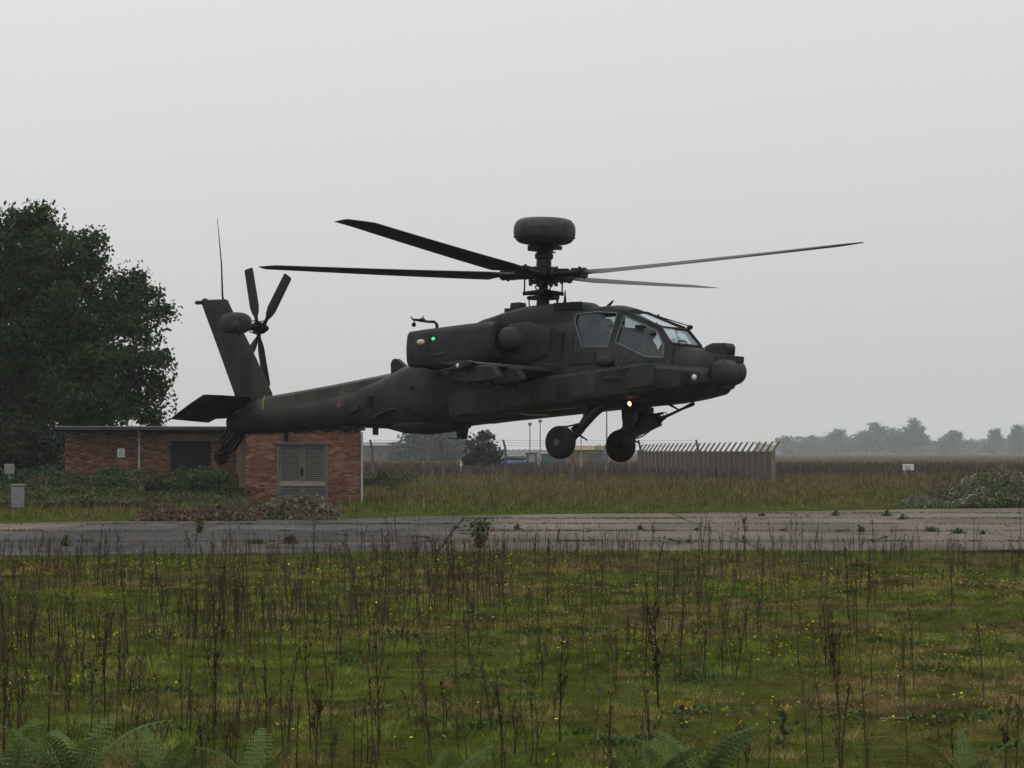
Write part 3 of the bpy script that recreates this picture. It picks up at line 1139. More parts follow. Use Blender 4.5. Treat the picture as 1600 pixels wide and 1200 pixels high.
def build_flowers():
    g = np.random.default_rng(22)
    X, Y = scatter(15000, 18, 57, 0.9, g, 1.2)
    k = g.random(len(X)) < np.clip((fbm(X, Y, 3.0, 61) - .42) * 3.4, .04, 1) * .55
    X, Y = X[k], Y[k]
    n = len(X)
    r = g.uniform(.006, .0125, n) * (1 + Y * .009)
    zc = ground_z(X, Y) + g.uniform(.03, .10, n)
    V = np.empty((n, 6, 3))
    tx, ty = g.normal(0, .35, n), g.normal(-.3, .35, n)
    for q in range(5):
        a = 2 * np.pi * q / 5
        cx, cy = r * np.cos(a), r * np.sin(a)
        V[:, q] = np.stack([X + cx, Y + cy, zc + cx * tx + cy * ty], 1)
    V[:, 5] = np.stack([X, Y, zc - r * .5], 1)
    b = np.arange(n)[:, None] * 6
    F = np.concatenate([b + np.array([[q, (q + 1) % 5, 5]]) for q in range(5)])
    c = np.array([(0.62, 0.50, 0.03)]) * g.uniform(.6, 1.1, (n, 1))
    tag(np_mesh('small_yellow_flowers', V.reshape(-1, 3), F, M['petal'], tint=np.repeat(c, 6, 0)), 'small yellow flowers dotted through the grass', 'flowers', kind='stuff')
    # leafy dark rosettes among the turf
    X, Y = scatter(120, 19, 56, 1.0, g, 1.0)
    P, T, sz = [], [], []
    for x, y in zip(X, Y):
        rad = g.uniform(.06, .26)
        m = int(60 + 240 * rad)
        a, q = g.uniform(0, 6.28, m), rad * np.sqrt(g.random(m))
        xx, yy = x + q * np.cos(a) * 1.5, y + q * np.sin(a)
        P.append(np.stack([xx, yy, ground_z(xx, yy) + g.uniform(0, 1, m) * rad * .28 * (1 - (q / rad) ** 2) + .006], 1))
        T.append(np.array([(0.044, 0.076, 0.017)]) * g.uniform(.6, 1.5, (m, 1)) * g.uniform(.7, 1.3))
    P = np.concatenate(P)
    V, F = leaf_quads(P, .042, g, .3)
    tag(np_mesh('broadleaf_weeds', V, F, M['leaf'], tint=np.repeat(np.concatenate(T), 4, 0)), 'dark green low leafy weeds in the turf', 'weeds', kind='stuff')
    # pale litter: broken straw, chips of stone
    X, Y = scatter(90, 19, 57, 1.0, g, 1.0)
    mb = MB()
    for x, y in zip(X, Y):
        z = float(ground_z(np.array([x]), np.array([y]))[0])
        a = g.uniform(0, 6.28)
        l = g.uniform(.05, .35)
        mb.tube([(x, y, z + .012), (x + l * math.cos(a), y + l * math.sin(a), z + .02)], g.uniform(.003, .007), 4)
    tag(mb.build('straw_litter', mat('dry_straw', (0.17, 0.14, 0.09), .9, .3, 5), smooth=0), 'pale broken dry straw lying on the grass', 'straw', kind='stuff')


build_flowers()


def ragwort(c, b, t, label):
    g = np.random.default_rng(int(c))
    Y = FOC * CAM_H / (b - 706.0)
    h = (b - t) / FOC * Y
    x = px(c, Y)
    r = empty('ragwort_plant', (x, Y, float(ground_z(np.array([x]), np.array([Y]))[0])))
    tag(r, label, 'wild flower')
    V, F = stalk_arrays(g, h * .85, .007, 3, 0, .06, top=5)
    np_mesh('stem', V, F, M['stalk'], r, tint=np.repeat(np.array([(0.05, 0.06, 0.03)]), len(V), 0))
    P = np.stack([g.normal(0, .03, 44), g.normal(0, .03, 44), g.uniform(.1, .85, 44) * h], 1)
    V, F = leaf_quads(P, .042, g)
    np_mesh('leaves', V, F, M['leaf'], r, tint=tints(44, 4, (.045, .07, .028), .4, g))
    for k in range(4):
        cx, cy, cz = g.normal(0, .05), g.normal(0, .05), h * g.uniform(.8, 1.0)
        m = 12
        P = np.stack([cx + g.normal(0, .019, m), cy + g.normal(0, .019, m), cz + g.normal(0, .010, m)], 1)
        V, F = leaf_quads(P, .013, g, 0)
        np_mesh('flower_head', V, F, M['petal'], r, tint=tints(m, 4, (.42, .30, .025), .4, g))


ragwort(146, 1112, 1018, 'yellow flowering ragwort among dead stalks at the left')
ragwort(1182, 992, 908, 'yellow flowering ragwort in mid field right of centre')
ragwort(1066, 1140, 1098, 'small yellow ragwort just above the right hand fern clump')
ragwort(1224, 1170, 1100, 'yellow ragwort right of the right hand fern clump')
ragwort(1586, 922, 868, 'orange yellow ragwort close to the dark timber beam')
ragwort(600, 905, 872, 'yellow ragwort on the far edge of the field near the centre')


# ------------------------------------------------------------------ bracken
def frond_arrays(g, L, a, arch, wide):
    """one bracken frond: arching rachis, tapering pinnae, each carrying small pinnules"""
    V, F, T = [], [], []
    n = 13

    def P(t):
        o = L * .95 * t ** 1.35 * (.55 + .6 * arch)
        z = L * (1.45 * t - (.42 + .5 * arch) * t * t)
        return np.array([math.cos(a) * o, math.sin(a) * o, z])
    rl = g.normal(0, .55)
    side = np.array([-math.sin(a) * math.cos(rl), math.cos(a) * math.cos(rl), math.sin(rl)])
    prev = None
    for i in range(n + 5):
        t = i / (n + 4)
        p = P(t)
        r = .0045 * (1 - .8 * t)
        k0 = len(V)
        for q in range(3):
            V.append(p + r * np.array([math.cos(2.09 * q), math.sin(2.09 * q), 0]))
            T.append((.10, .12, .05))
        if prev is not None:
            for q in range(3):
                F.append((prev + q, prev + (q + 1) % 3, k0 + (q + 1) % 3, k0 + q))
        prev = k0
    base = np.array([.076, .110, .034]) * g.uniform(.8, 1.25)
    for i in range(n):
        t = 0.22 + 0.78 * i / n
        p = P(t)
        tan = P(min(t + .02, 1)) - P(t - .02)
        tan /= np.linalg.norm(tan)
        pl = wide * L * (1 - (t - .2) / .82) ** .75 * min(1, .55 + (t - .2) * 3.2) + .012
        for s in (-1, 1):
            d = side * s * .86 + tan * .5 + np.array([0, 0, -.12])
            d = d / np.linalg.norm(d)
            nrm = np.cross(d, tan)
            nrm /= np.linalg.norm(nrm) + 1e-9
            q_ = np.cross(nrm, d)
            m = max(4, int(pl / .017))
            for j in range(m):
                u = (j + .4) / m
                c = p + d * pl * u + np.array([0, 0, -.25 * pl * u * u])
                w_ = .0165 * (pl / .12) ** .5 * (1 - .8 * u) + .003
                hw = pl / m * .47
                for s2 in (-1, 1):
                    tip = c + q_ * s2 * w_ + d * w_ * .25
                    k0 = len(V)
                    V.extend([c - d * hw, c + d * hw, tip + d * hw * .62, tip - d * hw * .5])
                    F.append((k0, k0 + 1, k0 + 2, k0 + 3))
                    cc = base * g.uniform(.8, 1.25)
                    T.extend([cc] * 4)
    return np.array(V), np.array(F), np.array(T)


def fern(c, Y, n, L, label, z0=0.0, seed=1, spread=6.28, a0=0.0, arch=.42):
    g = np.random.default_rng(seed)
    x = px(c, Y)
    r = empty('bracken_fern', (x, Y, float(ground_z(np.array([x]), np.array([Y]))[0])))
    tag(r, label, 'fern', 'bracken ferns along the bottom')
    for k in range(n):
        a = a0 + spread * (k + g.uniform(-.25, .25)) / n
        V, F, T = frond_arrays(g, L * g.uniform(.8, 1.15), a + g.normal(0, .15), arch * g.uniform(.5, 1.4), .25)
        np_mesh('frond', V, F, M['fern'], r, tint=T)


fern(115, 16.6, 7, .56, 'biggest bracken fern, filling the bottom left corner', seed=1)
fern(20, 17.2, 5, .46, 'bracken fern cut by the left edge of the picture', seed=2)
fern(255, 16.9, 6, .42, 'low bracken fern right of the biggest one at bottom left', seed=3)
fern(400, 17.0, 5, .41, 'bracken fern with fronds spreading near the broom shaped stalk', seed=4)
fern(690, 16.7, 4, .38, 'lone small bracken fern at bottom centre', seed=5)
fern(1085, 16.9, 6, .53, 'bracken fern with bright feathery fronds at bottom right of centre', seed=6)
fern(1010, 16.8, 4, .38, 'bracken fern just left of the bright feathery one', seed=8)
fern(1512, 17.0, 4, .38, 'small bracken fern at the bottom right among brown weeds', seed=7)


# ------------------------------------------------------------------ weeds growing from the taxiway joints
def joint_weed(c, b, wpx, hpx, label, seed, stalky=False, col=(.062, .090, .030)):
    g = np.random.default_rng(seed)
    Y = FOC * CAM_H / (b - 706.0)
    s = Y / FOC
    m = int(60 + wpx * 10)
    rad = wpx * s / 2
    h = hpx * s
    if stalky:
        t = g.random(m)
        P = np.stack([g.normal(0, .45, m) * rad * (.35 + t), g.normal(0, .3, m) * rad * (.35 + t), t * h], 1)
    else:
        q = np.abs(g.normal(0, .5, m))
        a = g.uniform(0, 6.28, m)
        xx, yy = q * np.cos(a) * rad, q * np.sin(a) * rad * .8
        P = np.stack([xx, yy, g.random(m) * h * np.clip(1.05 - q * q, .12, 1) * (.25 + 1.2 * vnoise(xx + seed * 3.1, yy, rad * .55, seed))], 1)
    V, F = leaf_quads(P, max(.045, .08 * h + .03), g, .5)
    o = np_mesh('joint_weed', V, F, M['leaf'], tint=tints(m, 4, col, .45, g, (.07, .045, .03), .15))
    o.location = (px(c, Y), Y, .02)
    tag(o, label, 'weed', 'weeds growing in the taxiway joints')
    return o


joint_weed(750, 858, 34, 46, 'tall green weed growing through the concrete near the centre', 1, True)
joint_weed(808, 830, 16, 11, 'small weed on the concrete right of the tall green one', 2)
joint_weed(714, 828, 16, 6, 'flat dark weed on the concrete left of the tall green one', 3)
joint_weed(1000, 830, 15, 8, 'dark round weed on the concrete below the far wheel', 4)
joint_weed(312, 836, 16, 22, 'grassy upright tuft on the dark tarred slabs', 5, True, (.075, .10, .03))
joint_weed(400, 852, 42, 9, 'spreading low weed on the dark slabs left of centre', 6, False, (.06, .085, .028))
joint_weed(452, 852, 34, 14, 'reddish low weed beside the spreading one on dark slabs', 7, False, (.085, .055, .035))
joint_weed(104, 856, 22, 16, 'dark weed mound on the near edge of the slabs, left', 8)
joint_weed(1088, 831, 12, 6, 'first small weed right of the dark round one in the joint', 9)
joint_weed(1222, 832, 11, 6, 'small weed in the joint under the panel fence corner', 10)
joint_weed(1345, 833, 16, 8, 'bushy little weed in the long joint toward the right', 11)
joint_weed(1310, 833, 12, 6, 'weed in the long joint just left of the bushy little one', 12)
joint_weed(1455, 833, 34, 14, 'widest weed clump where two joints cross on the right', 13)
joint_weed(1497, 836, 26, 12, 'weed clump right beside the widest one at the crossing', 14)
joint_weed(1535, 837, 12, 6, 'small weed in the joint near the right edge', 15)
joint_weed(1410, 814, 22, 9, 'weed in the slanting joint toward the right rear', 16)
joint_weed(1385, 808, 26, 9, 'weed clump at the back edge of the slabs on the right', 17)
joint_weed(1305, 808, 20, 9, 'dark weed clump at the back edge left of the slanting joint', 18)
joint_weed(1190, 808, 18, 6, 'low weed at the back edge of the slabs under the panel fence', 19)


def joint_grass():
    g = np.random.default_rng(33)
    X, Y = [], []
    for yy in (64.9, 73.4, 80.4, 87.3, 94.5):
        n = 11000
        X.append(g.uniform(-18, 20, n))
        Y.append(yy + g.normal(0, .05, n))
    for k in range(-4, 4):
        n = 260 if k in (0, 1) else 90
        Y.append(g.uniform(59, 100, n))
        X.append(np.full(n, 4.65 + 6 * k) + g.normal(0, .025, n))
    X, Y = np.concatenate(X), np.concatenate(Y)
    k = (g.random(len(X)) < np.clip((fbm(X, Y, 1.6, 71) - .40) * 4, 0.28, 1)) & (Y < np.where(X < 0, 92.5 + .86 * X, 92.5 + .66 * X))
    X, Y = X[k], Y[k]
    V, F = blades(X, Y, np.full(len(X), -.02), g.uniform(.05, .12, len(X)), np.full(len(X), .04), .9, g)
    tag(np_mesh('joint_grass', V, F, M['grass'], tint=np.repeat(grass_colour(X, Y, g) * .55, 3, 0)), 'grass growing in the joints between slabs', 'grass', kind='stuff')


joint_grass()

tb = MB().prism([(-.9, 0), (.9, .0), (.92, .09), (.2, .11), (-.88, .08)], lambda a, b: (a, -.08, b), lambda a, b: (a, .09, b)).build('timber_beam', M['timber'], bevel=.012)
tb.location = (px(1586, 57.4), 57.4, .0)
tb.rotation_euler = (0, 0, R(-3))
tag(tb, 'dark old timber beam lying on the field edge at the right', 'timber beam')


# ------------------------------------------------------------------ trees and bushes
def limb(mb, p, d, L, r, depth, g, tips):
    pts, rad = [p.copy()], [r]
    n = 5
    for i in range(n):
        d = d + g.normal(0, .13, 3)
        d[2] += .04
        d /= np.linalg.norm(d)
        p = p + d * L / n
        pts.append(p.copy())
        rad.append(r * (1 - .55 * (i + 1) / n))
        if depth > 0 and i >= 1:
            for _ in range(1 if i < n - 1 else 2):
                e = d + g.normal(0, .55, 3)
                e[2] += .1
                e /= np.linalg.norm(e)
                limb(mb, p.copy(), e, L * g.uniform(.5, .75), rad[-1] * .6, depth - 1, g, tips)
    tips.append(p)
    mb.tube([tuple(q) for q in pts], rad, 6 if r > .08 else 4, cap=False)


def tree_from_blobs(name, base, blobs, leaf, per, label, cat='tree', group=None, col=(.03, .046, .018), alt=(.045, .06, .022), trunk_r=.4, clump_r=.42, clumps=55, seed=1, trunk_top=None, shell=.75):
    """crown = leaf clumps thrown on and inside the given lobes (world coordinates), limbs reaching into each lobe"""
    g = np.random.default_rng(seed)
    r = empty(name, base)
    tag(r, label, cat, group)
    b0 = np.array(base, float)
    P, T = [], []
    mb = MB()
    cz = np.mean([b[2] for b in blobs])
    top = np.array([b0[0], b0[1], trunk_top if trunk_top else b0[2] + (cz - b0[2]) * .5])
    tp = []
    for k in range(5):
        t = k / 4
        tp.append(tuple((b0 * (1 - t) + top * t) - b0 + np.array([.12 * math.sin(3 * t), .1 * t, 0]) * trunk_r * 2))
    mb.tube(tp, [trunk_r * (1.25 - .55 * k / 4) for k in range(5)], 10, cap=False)
    start = np.array(tp[-1])
    lim = MB()
    for (x, y, z, q) in blobs:
        c = np.array([x, y, z]) - b0
        mid = (start + c) / 2 + g.normal(0, q * .12, 3)
        lim.tube([tuple(start), tuple(mid), tuple(c)], [trunk_r * .5, trunk_r * .28, trunk_r * .12], 6, cap=False)
        n = max(6, int(clumps * (q / 1.8) ** 2))
        dirs = g.normal(size=(n, 3))
        dirs /= np.linalg.norm(dirs, axis=1, keepdims=True)
        rad = q * (shell + (1.06 - shell) * g.random(n) ** .6) * np.where(g.random(n) < .12, g.uniform(1.05, 1.25, n), 1) * np.where(g.random(n) < .10, g.uniform(.35, .9, n), 1)
        C = c + dirs * rad[:, None] * np.array([1, 1, .9])
        for cc in C:
            if cc[2] < .25:
                continue
            if g.random() < .5:
                lim.tube([tuple(mid + (c - mid) * g.random()), tuple((cc + c) / 2 + g.normal(0, .1, 3)), tuple(cc)], [trunk_r * .12, trunk_r * .07, trunk_r * .03], 3, cap=False)
            m = int(per * g.uniform(.5, 1.4))
            s = clump_r * g.uniform(.6, 1.3)
            P.append(cc + np.clip(g.normal(0, 1, (m, 3)), -1.7, 1.7) * np.array([s, s, s * .62]))
            tt = np.array(col) if g.random() < .65 else np.array(alt)
            T.append(np.repeat((tt * g.uniform(.75, 1.3))[None], m, 0) * g.uniform(.75, 1.3, (m, 1)))
    P, T = np.concatenate(P), np.concatenate(T)
    k = P[:, 2] > .05
    P, T = P[k], T[k]
    V, F = leaf_quads(P, leaf, g)
    mb.build('trunk', M['bark'], r)
    lim.build('branches', M['bark'], r, smooth=60)
    np_mesh('crown', V, F, M['leaf'], r, tint=np.repeat(T, 4, 0))
    return r


def px_blobs(lst, Y, g, deep=1.0):
    s = Y / FOC
    return [(px(c, Y), Y + g.uniform(-1, 1) * deep * q * s * 1.2, zz(r, Y), q * s) for c, r, q in lst]


gT = np.random.default_rng(77)
OAK_Y = 140.0
oak = [(70, 330, 12), (38, 340, 12), (152, 372, 14), (166, 405, 14), (214, 432, 14), (246, 452, 14), (262, 486, 14), (268, 560, 14), (256, 598, 14), (252, 650, 14), (62, 372, 46), (20, 400, 62), (112, 405, 50), (-40, 420, 80), (66, 345, 26), (142, 392, 26), (60, 450, 72), (138, 470, 56), (196, 470, 44), (228, 500, 36), (222, 452, 24), (10, 500, 80), (110, 540, 70),
       (190, 548, 60), (236, 560, 32), (60, 590, 76), (150, 612, 66), (215, 614, 42), (-60, 540, 100), (238, 632, 24), (100, 655, 60), (180, 660, 46), (0, 640, 80), (-120, 480, 90), (-100, 600, 90)]
tree_from_blobs('oak_tree', (px(20, OAK_Y), OAK_Y, 0), px_blobs([(a - 14, b + 3, q * .95) for a, b, q in oak], OAK_Y, gT), .19, 84, 'large dark green oak rising behind the brick building', trunk_r=.5, clumps=62, seed=4, trunk_top=5.0, clump_r=.36,
                col=(.022, .042, .009), alt=(.036, .056, .012))
tree_from_blobs('holly_bush', (px(40, 129), 129, 0), px_blobs([(40, 690, 46), (-20, 680, 56), (85, 700, 30), (0, 735, 50), (70, 735, 40), (-70, 700, 60)], 129, gT), .17, 60, 'dark holly bush beside the left end of the brick building', 'bush',
                trunk_r=.15, clumps=60, seed=5, col=(.012, .018, .009), alt=(.018, .026, .011), clump_r=.3)

# hazy trees between the building and the fence
tree_from_blobs('ash_tree', (px(660, 640), 640, 0), px_blobs([(640, 705, 24), (668, 694, 28), (700, 700, 26), (655, 715, 28), (690, 715, 30), (715, 706, 16), (672, 682, 16)], 640, gT), .8, 34, 'rounded hazy tree behind the fence left of the pine', trunk_r=.5, clumps=14, seed=6, clump_r=1.1, col=(.055, .075, .055), alt=(.070, .092, .066))  # leaves paled, so some of the haze is in their colour
tree_from_blobs('pine_tree', (px(752, 270), 270, 0), px_blobs([(752, 690, 13), (738, 702, 14), (768, 704, 13), (755, 712, 16), (775, 715, 9), (735, 717, 11), (757, 684, 8)], 270, gT), .3, 44, 'dark spreading pine left of the wheels, behind the fence', trunk_r=.25, clumps=44, seed=7, clump_r=.36, col=(.018, .028, .016), alt=(.024, .036, .019))
tree_from_blobs('low_bush', (px(612, 150), 150, 0), px_blobs([(590, 750, 14), (615, 746, 14), (638, 752, 12), (570, 752, 12)], 150, gT), .14, 50, 'low green bush right of the brick building corner', 'bush', trunk_r=.05, clumps=90, seed=8, clump_r=.24, col=(.030, .047, .015), alt=(.038, .056, .018))

# tree line far on the right; leaf colours paled, part of the haze painted in
FAR = [(1229, [(1229, 697, 14), (1224, 690, 9), (1238, 704, 11)], 'leftmost small round tree of the distant line, next to the fence corner'),
       (1264, [(1264, 697, 13), (1270, 690, 10), (1256, 703, 11)], 'second distant tree from the fence corner, standing alone'),
       (1308, [(1303, 690, 16), (1318, 692, 16), (1310, 680, 10), (1296, 702, 13)], 'wide flat topped distant tree third from the fence corner'),
       (1355, [(1345, 692, 15), (1365, 690, 16), (1372, 674, 12), (1366, 666, 6), (1352, 682, 11)], 'distant tree with a pointed crown leaning right'),
       (1418, [(1400, 688, 17), (1422, 682, 18), (1440, 686, 13), (1430, 668, 11), (1393, 678, 11), (1428, 660, 6), (1412, 700, 17)], 'tallest and broadest tree of the distant line'),
       (1487, [(1485, 690, 17), (1492, 680, 11), (1475, 698, 12), (1488, 702, 14)], 'dense distant tree right of the tallest one'),
       (1553, [(1553, 688, 11), (1556, 678, 8), (1548, 697, 10)], 'narrow distant tree near the right edge'),
       (1594, [(1592, 684, 16), (1604, 690, 18), (1586, 698, 12), (1590, 672, 8)], 'distant tree cut by the right edge of the picture')]
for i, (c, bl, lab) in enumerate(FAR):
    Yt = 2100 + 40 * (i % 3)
    tree_from_blobs('distant_tree', (px(c, Yt), Yt, 0), px_blobs([(a, b + 1, q * .84) for a, b, q in bl], Yt, gT, .6), 1.5, 34, lab, group='trees of the distant line', trunk_r=.7, clumps=6, seed=20 + i, clump_r=1.7, col=(.080, .108, .084), alt=(.100, .128, .100), shell=.6)


def hedge_line():
    g = np.random.default_rng(9)
    n = 15000
    c = np.concatenate([g.uniform(1180, 1700, 9500), g.uniform(480, 1010, 5500)])
    Y = g.uniform(2180, 2260, n)
    top = np.where(c > 1100, 5.5 + 5.5 * fbm(c, c * 0, 34, 5), 1.8 + 2.6 * fbm(c, c * 0, 34, 5))
    X = px(c, Y)
    P = np.stack([X, Y, g.random(n) ** .8 * top], 1)
    V, F = leaf_quads(P, 1.5, g)
    tag(np_mesh('far_hedgerow', V, F, M['leaf'], tint=tints(n, 4, (.075, .098, .074), .35, g)), 'low continuous hazy hedgerow along the horizon', 'hedgerow', kind='stuff')  # hedge tint paled like the far trees, haze put into the colour
    n = 5000
    Y = g.uniform(2700, 2800, n)
    X = g.uniform(.42, 1, n) * 560
    P = np.stack([X, Y, g.random(n) * (7 + 9 * fbm(X, X * 0, 60, 8))], 1)
    V, F = leaf_quads(P, 5, g)
    tag(np_mesh('horizon_woods', V, F, M['leaf'], tint=tints(n, 4, (.075, .098, .078), .35, g)), 'faint woods on the far horizon', 'woods', kind='stuff')  # same paled tint, haze painted into the leaves


hedge_line()


# ------------------------------------------------------------------ undergrowth, cut branches
def undergrowth():
    g = np.random.default_rng(14)
    P, T, Z = [], [], []
    n = 95000
    c = g.uniform(-60, 392, n)
    Y = g.uniform(104, 118.5, n)
    X = px(c, Y)
    top = (0.25 + .80 * np.clip((Y - 105) / 7, 0, 1)) * (.30 + 1.2 * fbm(X, Y, 1.3, 15)) * np.where((c > 225) & (Y < 112), .45, 1.0)
    top = np.where((c > 372) & (Y > 111), np.minimum(top, .5), top)
    k = ~((c > 383) & (Y > 113))
    zt = top * g.random(n) ** .55
    P = np.stack([X, Y, zt], 1)[k]
    cl = fbm(X, Y, .9, 16)[k][:, None]
    cl = np.clip(cl * .8 + .5 * np.clip((110 - Y[k][:, None]) / 5, -.6, 1), 0, 1)
    cc = np.array([[.034, .056, .020]]) * (1 - cl) * 1.3 + np.array([[.115, .125, .044]]) * cl
    rust = (fbm(X, Y, .7, 18)[k] > .74)[:, None]
    cc = np.where(rust, np.array([[.12, .06, .035]]), cc) * .66 * g.uniform(.5, 1.5, (len(P), 1))
    V, F = leaf_quads(P, .115, g, .25)
    tag(np_mesh('undergrowth', V, F, M['leaf'], tint=np.repeat(cc, 4, 0)), 'tangled green bracken and bramble in front of the brick wall', 'undergrowth', kind='stuff')


undergrowth()


def brush_pile(c0, c1, base, hpx, label, cols, seed, depth=3.0, leaf=.13, n=5000, twig=60):
    g = np.random.default_rng(seed)
    Y = FOC * CAM_H / (base - 706.0)
    s = Y / FOC
    r = empty('brush_pile', (px((c0 + c1) / 2, Y), Y, 0))
    tag(r, label, 'brush pile')
    wd = (c1 - c0) * s
    u = g.uniform(-.5, .5, n)
    v = g.uniform(-.4, .6, n)
    prof = np.clip(1 - (2 * u) ** 4, 0, 1) * (.12 + 1.4 * fbm(u * wd, v * depth, .8, seed)) * np.clip(1.1 - np.abs(v - .1) * 1.6, .1, 1)
    P = np.stack([u * wd, v * depth, g.random(n) ** .6 * prof * hpx * s * 1.15], 1)
    V, F = leaf_quads(P, leaf, g, .1)
    C = np.array(cols)
    f = np.clip((fbm(P[:, 0], P[:, 1], .8, seed + 5) - .3) * 2.4, 0, .999) * (len(C) - 1)
    i = f.astype(int)
    t = (f - i)[:, None]
    cc = (C[i] * (1 - t) + C[np.minimum(i + 1, len(C) - 1)] * t) * g.uniform(.5, 2.1, (n, 1)) * .85
    np_mesh('leaves', V, F, M['leaf'], r, tint=np.repeat(cc, 4, 0))
    mb = MB()
    for _ in range(twig):
        x, y = g.uniform(-.47, .47) * wd, g.uniform(-.3, .4) * depth
        z = g.uniform(.1, .8) * hpx * s
        a, e = g.uniform(0, 6.28), g.uniform(-.2, .7)
        l = g.uniform(.3, 1.0)
        d = Vector((math.cos(a) * math.cos(e), math.sin(a) * math.cos(e), math.sin(e)))
        p = Vector((x, y, max(.05, z)))
        mb.tube([p, p + d * l * .5 + Vector((0, 0, .04)), p + d * l], [.018, .012, .005], 4)
    mb.build('twigs', M['bark'], r)


brush_pile(205, 410, 815, 24, 'heap of cut branches with withered reddish brown leaves by the building', [(.12, .06, .045), (.09, .052, .035), (.07, .065, .035), (.13, .075, .055)], 3, leaf=.11)
brush_pile(375, 535, 813, 34, 'heap of cut branches with fresh pale green leaves below the louvred doors', [(.06, .085, .035), (.11, .13, .075), (.10, .06, .045), (.15, .16, .11)], 4, leaf=.11)
brush_pile(1455, 1690, 793, 44, 'large grey green heap of cut branches at the right edge of the taxiway', [(.055, .072, .026), (.10, .125, .060), (.060, .050, .032), (.17, .19, .12)], 5, depth=5, leaf=.10, n=15000, twig=160)
brush_pile(1405, 1475, 793, 20, 'small pale spill of cut leafy twigs left of the large heap', [(.08, .10, .05), (.14, .155, .10), (.07, .06, .04)], 6, depth=2, leaf=.11, n=1400, twig=20)


# ------------------------------------------------------------------ brick building
def build_building():
    th = math.atan2(5.40, 114.0)
    b = empty('brick_building', (-5.40, 114.0, 0), th)
    tag(b, 'low flat roofed red brick building with grey louvred doors', 'building')
    Wd, H = 4.06, 2.68        # annex front: local x from -Wd to 0 at local y = 0
    yl = 6.4                  # the set-back wing front plane
    xl0, xl1 = -11.05, -Wd    # wing extent
    # carcass walls carrying the bricks (mortar shows in the joints); built round the openings
    dl, dr, dt = -2.98, -1.14, 2.12      # door opening in the annex
    m = MB()
    m.box(((dl - Wd) / 2, .11, H / 2), (Wd + dl, .2, H))
    m.box((dr / 2, .11, H / 2), (-dr, .2, H))
    m.box(((dl + dr) / 2, .11, (H + dt) / 2), (dr - dl, .2, H - dt))
    m.box((-.11, 4.7, H / 2), (.2, 9.0, H))
    m.box((-Wd + .11, 3.4, H / 2), (.2, 6.4, H))
    ol, orr, ot = -7.11, -5.60, 2.26
    m.box(((xl0 + ol) / 2, yl + .11, H / 2), (ol - xl0, .2, H))
    m.box(((orr + xl1) / 2, yl + .11, H / 2), (xl1 - orr, .2, H))
    m.box(((ol + orr) / 2, yl + .11, (H + ot) / 2), (orr - ol, .2, H - ot))
    m.box((xl0 + .11, yl + 3.2, H / 2), (.2, 6.0, H))
    m.box(((xl0) / 2, yl + 6.3, H / 2), (-xl0, .2, H))
    m.build('wall', M['mortar'], b, smooth=0)
    g = np.random.default_rng(2)
    bh, bw, jt = .065, .215, .010

    def courses(x0, x1, y, holes):
        out = []
        row, z = 0, .01
        while z + bh < H + .001:
            x = x0 - (0 if row % 2 == 0 else (bw + jt) / 2)
            while x < x1:
                a, e = max(x, x0), min(x + bw, x1)
                for (h0, h1, z0, z1) in holes:
                    if z < z1 and z + bh > z0:
                        if a < h0 < e:
                            e = h0
                        elif a < h1 < e:
                            a = h1
                        elif a >= h0 and e <= h1:
                            a = e
                if e - a > .04:
                    out.append((a, e, z, y))
                x += bw + jt
            row += 1
            z += bh + jt
        return out
    ann = courses(-Wd, 0, 0, [(dl, dr, 0, dt)])
    full = [q for q in ann if abs(q[1] - q[0] - bw) < .001 and .75 < q[2] < 2.45]
    singles = full[:300]
    sset = set(singles)
    rest = [q for q in ann if q not in sset]
    wing = courses(xl0, xl1, yl, [(ol, orr, 0, ot), (ol - .35, orr + 1.1, ot, ot + .24)])
    pro = MB().box((0, 0, 0), (bw, .03, bh)).build('brick', M['brick'], b, smooth=0)
    for i, (a, e, z, y) in enumerate(singles):
        o = pro if i == 0 else pro.copy()
        if i:
            COL.objects.link(o)
            o.parent = b
        o.location = ((a + e) / 2, -.004 + g.normal(0, .0015), z + bh / 2)
    V, F, T = [], [], []
    side = []
    z = .01
    for q in rest + wing:
        a, e, z, y = q
        y0 = y - .018 + g.normal(0, .0015)
        k = len(V)
        V += [(a, y0, z), (e, y0, z), (e, y0, z + bh), (a, y0, z + bh), (a, y + .012, z), (e, y + .012, z), (e, y + .012, z + bh), (a, y + .012, z + bh)]
        F += [(k, k + 1, k + 2, k + 3), (k, k + 4, k + 5, k + 1), (k + 3, k + 2, k + 6, k + 7), (k + 1, k + 5, k + 6, k + 2), (k + 4, k, k + 3, k + 7)]
        c = BRICK_COLS[min(4, int(g.random() * 5))] * g.uniform(.8, 1.15)
        if y > 1:
            c = c * np.array([.84, .86, .86]) + (np.array([.02, .02, .008]) if g.random() < .3 else 0)
        c = c * (.66 + .62 * float(fbm(np.array([a * 1.0 + y]), np.array([z * .6]), .9, 91)[0]))
        T += [c] * 8
    # right flank of the annex
    row, z = 0, .01
    while z + bh < H:
        y = .004 - (0 if row % 2 == 0 else .11)
        while y < 9.1:
            a, e = max(y, .004), min(y + bw, 9.15)
            if e - a > .04:
                k = len(V)
                x0 = .012 + g.normal(0, .0015)
                V += [(x0, a, z), (x0, e, z), (x0, e, z + bh), (x0, a, z + bh), (-.012, a, z), (-.012, e, z), (-.012, e, z + bh), (-.012, a, z + bh)]
                F += [(k, k + 1, k + 2, k + 3), (k, k + 4, k + 5, k + 1), (k + 3, k + 2, k + 6, k + 7), (k + 1, k + 5, k + 6, k + 2), (k + 4, k, k + 3, k + 7)]
                T += [BRICK_COLS[min(4, int(g.random() * 5))]] * 8
            y += bw + jt
        row += 1
        z += bh + jt
